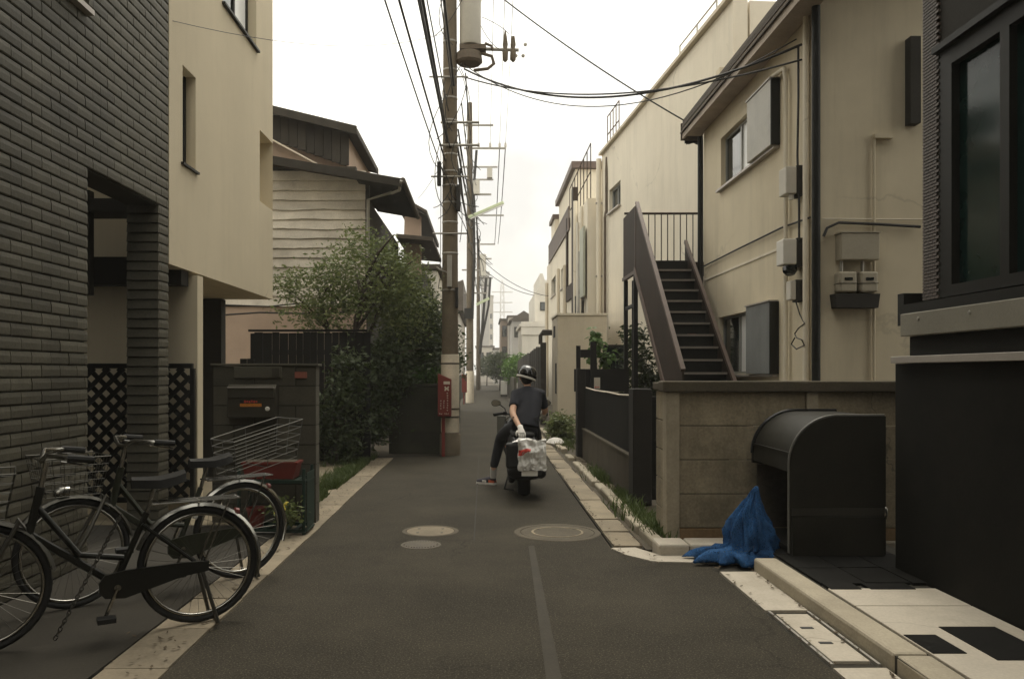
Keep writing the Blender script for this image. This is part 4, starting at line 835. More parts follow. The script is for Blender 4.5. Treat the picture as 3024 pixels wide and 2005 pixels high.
MB().tube([(p[0]-.004, 5.917, p[2]+.006) for p in edge], .009, 8).build('edge_trim', mk('bin_rim_highlight', (.13,.125,.11), .35, .15, 4, 60, 0), bn, smooth=True)  # highlight along the rim put into the pale trim colour
MB().tube([(x-.004, 6.736, z+.006) for x,z in arc]+[(X1,6.736,ZT+.006)], .012, 8).build('edge_trim', scoot_m, bn, smooth=True)
lid_in = [(X0+.02+ (RR-.02)*(1-math.cos(a)), ZT-RR+(RR-.02)*math.sin(a)) for a in np.linspace(0, math.pi/2, 14)]
ring = [(X0+.005,.72)]+[(x+.004,z-.002) for x,z in arc]+[(X1-.02,ZT-.002),(X1-.02,ZT-.02)]+lid_in[::-1]+[(X0+.02,.72)]
MB().prism(ring, 'y', 5.937, 6.718).build('lid', bin_m, bn, smooth=True)
bx('lid_bar', black_metal, bn, X0+.0, X0+.022, 5.94, 6.715, .845, .865)
mb = MB(); mb.box(X0+.02,X1-.02,5.937,6.718,.115,.15); mb.box(X1-.04,X1-.01,5.937,6.718,.151,ZT-.03); mb.build('tray', black_metal, bn)
bx('kick_rail', mk('dull_rail', (.030,.027,.020), .6, .2, 3, 60, .05), bn, X0+.01, X1-.02, 5.885, 5.899, .40, .455)
bx('lower_panel', bin_m, bn, X0+.01, X1-.02, 5.87, 5.898, .11, .395)
MB().sphere((2.962,5.888,.42), .022, 12, 8, (.7,.6,2.2)).build('handle', chrome, bn, smooth=True)  # chrome blob added for the bright glint at the bin's edge
bx('mesh_panel', mk('bin_mesh', (.085,.07,.05), .7, .3, 20, 90, .2), bn, X0+.03, X1-.07, 6.70, 6.716, .16, .69)
# blue anti-crow net
vs = []; n = 96; prof = [(.012,.58),(.028,.54),(.045,.50),(.065,.46),(.09,.42),(.115,.38),(.14,.34),(.16,.30),(.175,.26),(.185,.22),(.19,.19),(.195,.16),(.195,.13),(.20,.105),(.23,.09),(.26,.075),(.29,.055),(.31,.03),(.32,.012)]
rings = []
for i, (r_, z) in enumerate(prof):
    ring = []
    for k in range(n):
        a = 2*math.pi*k/n; f_ = 1+.13*math.sin(7*a+z*9+2*mnoise.noise((a,z*6,2)))*min(1,i/3)+.12*math.sin(15*a+3+z*18)+.10*mnoise.noise((8*math.cos(a),8*math.sin(a),z*16))+.22*mnoise.noise((2*math.cos(a),2*math.sin(a),z*5))
        ex = 1.0+(.28*max(0,-math.cos(a)) if z < .11 else 0); cx_ = 2.10-.05*min(1,i/5)-(.05 if z < .1 else 0)
        ring.append(Vector((cx_+r_*f_*math.cos(a)*ex*.95, 6.16+r_*f_*math.sin(a)*.75, z+(.02*mnoise.noise((9*math.cos(a),9*math.sin(a),z*8)) if i else 0)+(.012 if z < .1 else 0))))
    rings.append(ring)
o = MB().loft(rings).build('bird_net', net_m, None, smooth='all'); tag(o, 'bundled blue bird net heaped over the kerb in front of the bin', 'net')
# garage building on the right
XC = 2.85
hc = thing('dark_garage_building', 'dark building at the right with black shutter and a tall teal glass window', 'building', (4.5,3,0))
mb = MB(); mb.box(XC+.03, 8, -14, 5.21, 3.50, 10.5); mb.box(XC+.25, 8, -14, 5.21, 0, 3.49); mb.build('wall', dark_wall, hc)  # unseen rear length and extra height added to darken the foreground
for (a,b_) in ((-14,.9),(.908,3.2),(3.208,5.53)): bx('shutter_panel', shutter_black, hc, XC, XC+.24, a, b_, .0, 1.52)
bx('lintel', shutter_black, hc, XC+.02, XC+.24, -6, 5.38, 1.572, 1.70)
bx('ledge', ledge_metal, hc, XC-.05, XC+.24, -6, 5.50, 1.522, 1.568, .003)
b0 = bx('beam', beam_grey, hc, XC-.02, XC+.24, -6, 5.43, 1.703, 1.855, .006)
for y in (5.2,4.65,4.1,3.5): MB().lathe([(.012,0),(.012,.006),(.001,.008)], (XC-.02,y,1.81), 8, (-1,0,0)).build('bolt', galv, b0)
bx('sill', black_metal, hc, XC, XC+.24, -6, 5.43, 1.858, 1.92)
bx('corner_bracket', black_metal, hc, XC+.01, XC+.2, 5.44, 5.52, 1.78, 2.0)
bx('pier', dark_wall, hc, XC+.02, XC+.24, 5.03, 5.21, 1.925, 3.49)
mb = MB(); z = 1.93; i = 0
while z < 6.6:
    for k in range(4):
        y0 = 5.03+k*.047+(.023 if i % 2 else 0); mb.prism([(XC+.012,z),(XC+.029,z),(XC+.029,z+.017),(XC+.015,z+.017)], 'y', y0, min(y0+.043,5.212))
    z += .021; i += 1
z = 1.93
while z < 6.6: mb.box(XC+.03, XC+.25, 5.211, 5.222, z, z+.036); z += .042
kind(mb.build('mosaic_tiles', brown_tile, hc), 'stuff')
f = MB(); f.box(XC+.02,XC+.10,4.90,5.03,1.93,3.47); f.box(XC+.02,XC+.10,2.8,4.90,3.36,3.47); f.box(XC+.02,XC+.10,2.8,4.90,1.93,2.0); f.box(XC+.02,XC+.10,4.36,4.44,2.0,3.36); f.box(XC-.02,XC+.02,2.8,5.05,3.47,3.51)
f = f.build('window', black_metal, hc); bx('pane', glass_teal, f, XC+.07, XC+.085, 4.44, 4.90, 2.0, 3.36); bx('pane', glass_teal, f, XC+.065, XC+.08, 2.8, 4.36, 2.0, 3.36)

bk_ = thing('shading_house', 'unseen plain house added behind the viewpoint to shade the near lane', 'house', (0,-18,0)); bx('wall', cream3, bk_, -9, 9, -22, -17, 0, 9); bx('roof', roof_brown, bk_, -9.3, 9.3, -22.3, -16.7, 9.002, 9.3)  # unseen house added to darken the near faces and ground
# ------------------------------------------------------------------ utility poles
def band(mb, c, r, z, h_=.03): mb.lathe([(r+.006,z),(r+.010,z+h_*.5),(r+.006,z+h_)], (c[0],c[1],0), 14)
p1 = (-.62, 14.15)
up = thing('utility_pole', 'nearest concrete utility pole, pale sleeve at its foot and grey transformer above', 'utility pole', (p1[0],p1[1],0), 'utility poles along the lane')
rz = lambda z: .155-.0045*z
MB().lathe([(rz(0)+.03,-.05),(rz(0)+.03,.36),(rz(.4),.40)]+[(rz(z),z) for z in (1.8,5,9,14)]+[(.001,14)], (*p1,0), 20).build('shaft', pole_conc, up, smooth=True)
MB().lathe([(rz(.4)+.004,.40),(rz(1)+.012,.42),(rz(1)+.012,1.62),(rz(1.7)+.012,1.77),(rz(1.7)+.002,1.775)], (*p1,0), 20).build('sleeve', pole_pale, up, smooth=True)
for z in (1.60,.80,.66,2.9,3.55,4.1,4.45,4.75,5.0,5.3,5.45,5.9,6.3,6.8,7.3):
    mb = MB(); band(mb, p1, rz(z)+(.012 if z < 1.7 else 0), z); mb.build('band', galv if z > 1.7 else rusty_iron, up)
MB().box(-.66,-.58,13.85,14.0,2.95,3.5).build('bracket', galv, up)
MB().tube([(-.62,14.0,3.2),(-.78,13.95,3.25),(-.85,13.95,3.3)], .015, 6).build('bracket', galv, up)
bx('splice_box', cable_m, up, -.84,-.78,13.95,14.1,4.75,5.15); bx('splice_box', cable_m, up, -.50,-.43,13.95,14.1,4.3,4.75); bx('splice_box', cable_m, up, -.52,-.47,13.98,14.08,2.6,2.95)
tx = -.26; tz = 7.25
MB().lathe([(.001,0),(.17,0),(.19,.03),(.19,.78),(.20,.80),(.20,.83),(.12,.90),(.001,.90)], (tx,14.15,tz), 20).build('transformer', trafo, up, smooth=True)
mb = MB(); mb.box(-.45,.02,14.0,14.3,tz-.1,tz-.02); mb.lathe([(.2,-.3),(.24,-.26),(.22,-.11),(.15,-.1)], (tx-.02,14.15,tz-.02), 14); mb.build('transformer_cradle', rusty, up)
mb = MB(); mb.tube([(-.05,14.1,tz-.15),(.12,14.1,tz-.2),(.16,14.1,tz-.33),(.05,14.1,tz-.42),(-.2,14.1,tz-.45)], .03, 8); mb.tube([(.0,14.1,tz+.03),(.12,14.1,tz-.02),(.14,14.1,tz-.1)], .025, 8); mb.build('insulator_loop', rusty, up)
MB().tube([(-.1,14.15,tz-.05),(.6,14.15,tz-.07)], .03, 6).build('cross_arm', galv, up)
for (x,z0,z1) in ((.36,tz-.28,tz+.28),(.50,tz-.28,tz+.18)):
    mb = MB(); mb.lathe([(.02,0),(.05,.04),(.055,.2),(.035,.24),(.05,.3),(.03,.45),(.008,z1-z0)], (x,14.15,z0), 10); mb.build('cutout', pole_conc, up, smooth=True)
for z in (5.85,5.0+.45): MB().tube([(-.78,14.0,z),(-.1,14.0,z)], .022, 6).build('cross_arm', galv, up)
for x in (.45,.62,.58):
    mb = MB(); mb.sphere((x+.1,14.2,tz-.15+.2*(x==.62)), .035, 8, 6); mb.build('insulator', trafo, up)
p2 = (-.72, 38.0)
u2 = thing('utility_pole', 'second utility pole down the lane carrying the long pale green lamp', 'utility pole', (p2[0],p2[1],0), 'utility poles along the lane')
rz2 = lambda z: .19-.005*z
MB().lathe([(rz2(0),-.05)]+[(rz2(z),z) for z in (2,6,10,14.3)]+[(.001,14.3)], (*p2,0), 14).build('shaft', pole_conc, u2, smooth=True)
MB().lathe([(.195,0),(.205,.02),(.205,1.5),(.19,1.52)], (*p2,0), 14).build('sleeve', pole_pale, u2)
for z, xr_ in ((12.1,1.0),(9.9,.3),(13.2,.4)): MB().box(-1.0,xr_,37.95,38.05,z,z+.08).build('cross_arm', galv, u2)
for x in (-.3,.25,.7,.98): mb = MB(); mb.lathe([(.04,0),(.06,.06),(.05,.2),(.001,.26)], (x,38,12.18), 8); mb.build('insulator', trafo, u2)
MB().tube([(-.6,37.85,4),(-.5,37.85,7),(-.55,37.85,10),(-.4,37.85,12)], .07, 6).build('cable_sheath', cable_m, u2)
bx('splice_box', cable_m, u2, -.98,-.55,37.7,37.8,4.0,4.5)
MB().cyl((-.40,37.8,9.9),(-.40,37.8,10.55),.16,10).build('transformer', trafo, u2)
lp = thing('street_lamp', 'long pale green fluorescent street lamp on the second pole', 'street lamp', (-.7,36.5,8.6), 'fluorescent street lamps')
a, b_ = P(1082,503,36.5), P(1163,468,36.5); d = (b_-a).normalized(); up_ = Vector((0,0,1)); sd_ = d.cross(up_).normalized(); nn = sd_.cross(d)
MB().obox((a+b_)/2, (b_-a)/2, sd_*.10, nn*.07).build('housing', lamp_green, lp, .03); MB().obox((a+b_)/2-nn*.09, (b_-a)/2*.93, sd_*.08, nn*.018).build('lens', frost, lp)
MB().tube([a+d*.1, Vector((-.72,37.8,a.z-.2))], .04, 6).build('arm', galv, lp)
p3 = (-.55, 66.0)
u3 = thing('utility_pole', 'third and thinnest looking utility pole far down the lane', 'utility pole', (p3[0],p3[1],0), 'utility poles along the lane')
MB().lathe([(.2,-.05),(.12,12.5),(.001,12.5)], (*p3,0), 10).build('shaft', pole_conc, u3, smooth=True)
for z, w_ in ((12.0,1.4),(10.8,1.1),(9.2,1.2),(8.6,.9)): bx('cross_arm', galv, u3, p3[0]-.4, p3[0]+w_, 65.9, 66.0, z, z+.12)
MB().cyl((-.2,65.8,9.4),(-.2,65.8,11.2),.3,8).build('transformer', trafo, u3); MB().tube([(-.4,65.7,3),(-.15,65.7,6),(.1,65.7,9.2)], .12, 5).build('cable_sheath', cable_m, u3); MB().tube([(-.3,65.7,4),(.3,65.7,7),(.45,65.7,9.3)], .1, 5).build('cable_sheath', cable_m, u3)
lp2 = thing('street_lamp', 'small distant fluorescent street lamp on the third pole', 'street lamp', (-.5,65,7), 'fluorescent street lamps')
a, b_ = P(1100,704,65), P(1130,689,65); d = (b_-a).normalized(); sd_ = d.cross(up_).normalized(); nn = sd_.cross(d)
MB().obox((a+b_)/2, (b_-a)/2, sd_*.13, nn*.1).build('housing', lamp_green, lp2)
# red extinguisher cabinets
def redcab(label, x0, x1, Y, z0, z1):
    t = thing('fire_cabinet', label, 'fire cabinet', ((x0+x1)/2,Y,0), 'red street fire cabinets'); wd = x1-x0
    MB().prism([(x0,z0),(x0,z1),(x1,z1-.10*wd/.23),(x1,z0)], 'y', Y-.10, Y+.10).build('case', red_box, t, .006)
    bx('door', red_box, t, x0+.012, x1-.012, Y-.112, Y-.101, z0+.02, z1-.12*wd/.23)
    bx('stand', red_box, t, x0+.28*wd, x0+.52*wd, Y-.03, Y+.03, 0, z0-.001); return t
t = redcab('red fire extinguisher cabinet on a stand against the near pole', -.815, -.585, 13.85, .70, 1.44)
mb = MB(); yf = 13.85-.1135
mb.box(-.715,-.605,yf-.001,yf,1.255,1.305); mb.build('label_plate', mark_w, t)
mb = MB()
def glyph(x, z, s_):
    for k in range(5):
        if random.random() < .5: zz = z+random.uniform(0,s_); mb.box(x, x+s_*random.uniform(.6,1), yf-.002, yf-.0005, zz, zz+s_*.16)
        else: xx = x+random.uniform(0,s_*.8); mb.box(xx, xx+s_*.16, yf-.002, yf-.0005, z, z+s_*random.uniform(.6,1))
mb.obox((-.66,yf-.001,1.18),(.035,0,.035),(0,.0008,0),(.008,0,-.008)); mb.obox((-.66,yf-.001,1.18),(-.035,0,.035),(0,.0008,0),(.008,0,.008)); mb.box(-.695,-.625,yf-.002,yf-.0005,1.172,1.188)
for k in range(8): glyph(-.66, 1.09-k*.042, .026)
for k in range(4): glyph(-.72, .96-k*.04, .024); glyph(-.775, .96-k*.045, .024)
for x in (-.79,-.76,-.70,-.67,-.64): glyph(x, .735, .022)
mb.build('lettering', mark_w, t)
redcab('smaller looking red fire cabinet at the foot of the second pole', -1.05, -.82, 36.2, .55, 1.40)

# ------------------------------------------------------------------ cables overhead
def cable(label, a, b, sag, r=.012, grp='overhead cables', n=18):
    a, b = Vector(a), Vector(b); pts = [a.lerp(b, t)-Vector((0,0,sag*4*t*(1-t))) for t in np.linspace(0,1,n)]
    return tag(MB().tube(pts, r, 5).build('overhead_cable', cable_m), label, 'cable', grp)
LA = ['outermost thin cable left of the near pole, lowest of those coming overhead','second thin cable left of the near pole, sagging just inside the outermost','thick black bundle slanting down to the near pole from the top left','thickest cable bundle, crossing the near pole just below the transformer','thin cable close beside the thick bundle left of the near pole','heavy cable hugging the near pole beside the transformer','thin cable twisting alongside the heavy one at the transformer','thin slack cable between the two thick bundles left of the near pole']
for lb, (px, py, r_, x2, z2, sg_) in zip(LA, ((1028,372,.014,-1.75,7.4,.35),(1022,395,.010,-2.1,7.9,.5),(1034,330,.022,-1.3,8.0,.25),(1030,300,.024,-1.25,8.6,.2),(1040,345,.012,-1.5,8.3,.3),(1048,200,.024,-.9,9.6,.1),(1046,220,.010,-.95,9.2,.2),(1036,260,.010,-1.6,9.4,.25))):
    cable(lb, P(px,py,14.1), (x2,-14,z2), sg_, r_)
LA = ['thickest cable bundle running from the near pole on to the second pole','medium cable just above the thickest bundle between the two near poles','thin cable leaving the near pole at its upper steel arm','highest thin cable leaving the near pole below the transformer','lowest thin cable between the near pole and the second pole','medium cable crossing the front of the near pole towards the second']
for lb, (px, py, x2, z2, sg_, r_) in zip(LA, ((1050,345,-.6,8.4,.5,.03),(1055,330,-.5,9.0,.4,.022),(1066,240,-.45,9.9,.5,.012),(1075,170,-.4,10.4,.6,.012),(1062,390,-.6,7.6,.5,.012),(1058,300,-.4,9.4,.6,.016))):
    cable(lb, P(px,py,14.1), (x2,38,z2), sg_, r_)
LA = ['high voltage wire reaching the innermost insulator of the second pole','high voltage wire reaching the second insulator out on the pole arm','high voltage wire reaching the third insulator out on the pole arm','high voltage wire reaching the outermost insulator of the second pole arm']
for lb, x1_, x2 in zip(LA, (-.15,.22,.46,.66), (-.3,.25,.7,.98)): cable(lb, (x1_,14.15,11.6), (x2,38,12.4), .35, .009)
LA = ['upper left cable between the second and third poles','middle cable between the second and third poles, below the upper left one','third cable down between the second and third poles','inner high wire from the second pole arm to the third pole','outer high wire from the second pole arm to the third pole','lowest slack cable between the second and third poles']
for lb, x1_, z1_, z2 in zip(LA, (-.5,-.4,-.4,.7,.98,-.6), (9.9,9.0,8.2,12.3,12.3,7.2), (10.8,9.2,8.6,12.1,12.1,7.6)): cable(lb, (x1_,38,z1_), (x1_+.1,66,z2), .5, .025)
cable('thick service cable sagging from the near pole to the corner of the cream house', P(1072,160,14.1), (3.54,8.9,5.12), .55, .016, n=28)
cable('second service cable ending slightly lower on the cream house wall', P(1070,178,14.1), (3.54,8.9,4.95), .35, .012, n=28)
cable('third thin service wire under the eave of the cream house', P(1072,150,14.1), (3.5,8.95,5.2), .75, .008, n=28)
cable('steep drop wire from the near pole top down to the far eave corner', P(1070,-75,14.15), (3.32,13.25,5.64), .12, .013)
cable('faint thin wire crossing the beige storey towards the near pole', (-3.02,7.6,4.82), P(1035,75,14.1), .25, .004)
cable('wire from the second pole to the white flats', (-.5,38,7.2), (2.95,37,5.0), .4, .014); cable('wire from the third pole towards the white gabled house', (-.3,66,10.2), (4.2,60,7.2), .5, .025); cable('faint wire rising from the gabled house to the nearest pole', P(965,460,21.5), P(1024,372,14.1), .05, .005)
mb = MB()
for (a_, b_, c_) in (((1052,150),(1090,190),(1075,320)),((1065,160),(1100,240),(1082,345)),((1030,180),(1008,250),(1030,330)),((1028,215),(1015,255),(1028,300)),((1110,60),(1140,120),(1168,118)),((1112,40),(1160,60),(1175,80)),((1045,420),(1078,470),(1062,560)),((1060,330),(1072,380),(1058,440)),((1028,600),(1015,640),(1012,668)),((1018,330),(1019,500),(1016,640))):
    A_, B_, C_ = P(*a_,14.0), P(*b_,14.0), P(*c_,14.0); MB().tube([A_*(1-t)**2+B_*2*t*(1-t)+C_*t*t for t in np.linspace(0,1,9)], .006, 4).build('jumper_wire', cable_m, up)
rj = random.Random(9)
for par_, (cx_, cy_), za, zb_, n_, rad_ in ((up,(-.62,13.98),4.4,8.6,12,.007),(u2,(-.6,37.8),7,12.5,14,.014),(u3,(-.2,65.7),7,12,12,.022)):
    for k in range(n_):
        z_ = rj.uniform(za,zb_); A_ = Vector((cx_+rj.uniform(-.25,.3)*(1+rad_*30),cy_,z_)); C_ = Vector((cx_+rj.uniform(-.25,.5)*(1+rad_*30),cy_,z_-rj.uniform(.3,1.5))); B_ = (A_+C_)/2+Vector((rj.uniform(-.5,.5),0,-.2))
        MB().tube([A_*(1-t)**2+B_*2*t*(1-t)+C_*t*t for t in np.linspace(0,1,8)], rad_, 4).build('jumper_wire', cable_m, par_)
for z_, x0_, x1_ in ((11.2,-1.1,.6),(10.6,-.9,.4),(8.9,-.9,.9),(6.3,-1.1,-.2),(5.2,-1.0,.1)): bx('cross_arm', galv, u2, x0_, x1_, 37.93, 37.99, z_, z_+.07)
bx('switch_gear', trafo, u2, .1, .35, 37.75, 38.05, 10.7, 11.15)
for z_, x0_ in ((6.65,-.98),(4.9,-.95),(3.9,-.92)): MB().tube([(x0_,14.0,z_),(-.3,14.0,z_)], .016, 6).build('step_arm', galv, up)
vs, fs = [], []
for i in range(900):
    if random.random() < .5: x, y = -1.60-abs(random.gauss(0,.16)), random.uniform(2.5,13.8)
    else:
        y = random.uniform(3,14); x = (random.choice((1.72,1.95)) if y < 6 else random.choice((1.10,1.32)))+random.gauss(0,.02)
    a_ = random.uniform(0,6.28); l_ = random.uniform(.006,.022); c_, s_ = math.cos(a_)*l_, math.sin(a_)*l_; k = len(vs); z = .016+random.uniform(0,.006)
    vs += [(x-c_,y-s_,z), (x+s_*.5,y-c_*.5,z+.002), (x+c_,y+s_,z+.006), (x-s_*.5,y+c_*.5,z+.003)]; fs.append((k,k+1,k+2,k+3))
me = bpy.data.meshes.new('leaf_litter'); me.from_pydata(vs, [], fs); me.materials.append(mk('dead_leaf', (.07,.05,.028), .9, .5, 30, 60, 0)); o = bpy.data.objects.new('leaf_litter', me); COL.objects.link(o); kind(o, 'stuff')
wl_ = tag(MB().tube([P(510,704,15.6), P(620,708,15.6), P(700,700,15.6), P(800,712,15.6), P(850,712,15.6)], .014, 5).build('wall_cable', cable_m), 'dark cable slung across the plaster wall under the weatherboards', 'cable')
MBw = tag(MB().tube([P(510,728,15.7), P(600,722,15.7), P(700,724,15.7), P(850,720,15.7)], .018, 5).build('wall_cable', cable_m), 'lower thicker cable across the plaster wall behind the tree', 'cable')

# ------------------------------------------------------------------ far down the lane
def farhouse(name, label, mat, x0, x1, y0, y1, z1, roof=None, cat='house', wins=(), rmat=None):
    t = thing(name, label, cat, ((x0+x1)/2,(y0+y1)/2,0)); bx('wall', mat, t, x0, x1, y0, y1, 0, z1)
    if roof == 'gable': MB().prism([(x0-.3,z1),(x1+.3,z1),((x0+x1)/2,z1+.42*(x1-x0))], 'y', y0-.3, y1+.3).build('roof', rmat or roof_brown, t)
    elif roof == 'shed': MB().prism([(x0-.3,z1),(x1+.3,z1),(x1+.3,z1+.45*(x1-x0))], 'y', y0-.3, y1+.3).build('roof', rmat or roof_brown, t)
    elif roof: bx('roof', rmat or roof_brown, t, x0-.15, x1+.15, y0-.15, y1+.15, z1+.002, z1+.2)
    for (a,b_,c,d) in wins:
        f = bx('window', black_metal, t, a, b_, y0-.06, y0-.002, c, d); bx('pane', glass_dark, f, a+.06, b_-.06, y0-.075, y0-.061, c+.06, d-.06)
    return t
t = farhouse('white_gabled_house', 'white narrow house with one window rising behind the low white building', whitewash, 3.75, 5.2, 60, 68, 7.4, None, wins=((4.15,4.75,6.1,6.75),)); MB().prism([(3.75,7.401),(5.2,7.401),(5.2,8.4),(4.5,8.4),(4.35,8.9),(4.15,8.9),(4.15,8.1)], 'y', 60.001, 68).build('parapet', whitewash, t)
t = farhouse('low_white_building', 'low plain white building with flat roof behind the tall board fence', whitewash, 2.50, 4.4, 54, 60, 4.55, 'flat', rmat=whitewash); bx('parapet', whitewash, t, 2.45, 4.4, 53.9, 54.0, 4.0, 4.9)
farhouse('tiled_roof_house', 'grey brown house with steep tiled roof beyond the low white building', far_grey, 2.6, 4.8, 76, 84, 6.4, 'gable', wins=((2.8,3.4,4.8,5.8),(3.7,4.5,4.6,5.4)))
farhouse('balcony_house', 'brown house with stacked balconies near the end of the lane', mk('brown_far', (.20,.15,.11), .9, .2, 1, 10, 0), 1.75, 3.4, 88, 96, 7.2, 'flat', wins=((1.9,2.4,5.4,6.6),(2.6,3.2,5.4,6.6),(1.9,2.4,3.2,4.3),(2.6,3.2,3.2,4.3)))
farhouse('cream_far_house', 'cream house with grey balcony between balcony house and tiled roof', far_wall, 2.5, 3.5, 84.5, 87.5, 7.3, 'flat', wins=((2.7,3.3,5.0,5.8),(2.6,3.4,3.0,4.0)))
farhouse('end_house', 'small beige house closing the far end of the lane', far_wall, -1.3, 1.3, 118, 126, 5.2, 'flat', wins=((-.9,-.2,2.8,4.4),(.2,1.0,2.8,4.4)))
farhouse('end_shed', 'dark two storey shed beside the beige house at the far end', far_grey, 1.2, 2.6, 108, 114, 4.6, 'flat', wins=((1.4,2.2,2.4,3.8),))
farhouse('apartment_tower', 'tall pale apartment tower above the far end of the lane', far_wall, -1.2, 2.4, 230, 245, 23.5, 'flat', 'tower', wins=[(1.5,2.1,z,z+1.4) for z in (8,11,14,17)], rmat=far_wall)
farhouse('apartment_tower', 'grey tower with stepped top, the taller of two at the lane end', far_grey, -1.0, 1.0, 200, 212, 26.5, 'flat', 'tower', rmat=far_grey)
farhouse('apartment_block', 'grey apartment block seen in the gap between the two near poles', far_grey, -6.0, -4.6, 170, 180, 16.0, 'flat', 'block', rmat=far_grey)
farhouse('left_lane_house', 'house along the left of the lane beyond the second pole', far_wall, -5.5, -1.55, 46, 62, 5.0, 'shed')
for i, (px, x0_, Y, n_, blob, lb) in enumerate(((0,0,30,3500,(-1.55,30,1.9,.6,1.6,1.3),'dense hedge tree behind the second pole on the left'),(0,0,20,3000,(-1.35,19.5,1.7,.45,1.5,1.1),'leafy hedge between the two near poles'),(0,0,62,2600,(1.2,64,1.9,1.0,1.6,1.2),'rounded green hedge on the right far down the lane'),(0,0,50,2200,(1.75,47,1.7,.5,2.6,.75),'green creeper over the far end of the tall board fence'),(0,0,80,1800,(.2,86,2.2,1.2,2,1.3),'dark round bush in the middle distance of the lane'))):
    t = thing('hedge', lb, 'hedge', (blob[0],blob[1],0)); foliage('foliage', leaf_d if i != 3 else leaf_g, t, [blob], n_, .07 if i < 2 else .13, 30+i, clump=.2)
    MB().tube([(blob[0],blob[1],0),(blob[0]+.05,blob[1],blob[2])], [.08,.03], 6).build('trunk', bark, t)
farfence = thing('low_far_wall', 'low stained wall along the left of the lane past the second pole', 'wall', (-1.25,50,0)); bx('wall', block_moss, farfence, -1.45, -1.3, 38.5, 80, 0, 1.3)
t = thing('far_wall_right', 'low concrete wall on the right where the board fence ends', 'wall', (1.5,60,0)); bx('wall', block_dark, t, 1.45, 1.6, 40.2, 80, 0, 1.2)
t = thing('white_bin', 'small white box standing by the right wall far down the lane', 'box', (1.0,48,0)); bx('body', trim_w, t, .95, 1.35, 48, 48.4, .12, .95, .03); bx('base', mortar, t, .95, 1.35, 48, 48.4, 0, .118)
# transmission pylon
py_ = thing('transmission_pylon', 'distant pale lattice transmission pylon rising at the lane end', 'pylon', (9,420,0)); mb = MB(); top = 50
for sx in (-1,1):
    for sy in (-1,1): mb.tube([(9.1+sx*1.6,420+sy*1.6,0),(9.1+sx*.8,420+sy*.8,top-4),(9.1,420,top)], .2, 4)
for k in range(14): z = k*3.4; w_ = 1.6-.8*z/(top-4); mb.tube([(9.1-w_,418.8,z),(9.1+w_,418.8,z+3.4)], .11, 4); mb.tube([(9.1+w_,418.8,z),(9.1-w_,418.8,z+3.4)], .11, 4)
mb.build('tower', far_wall, py_)
for z in (33,38,43.5): MB().box(3.6,14.6,419.6,420.4,z,z+.45).build('arm', far_wall, py_)

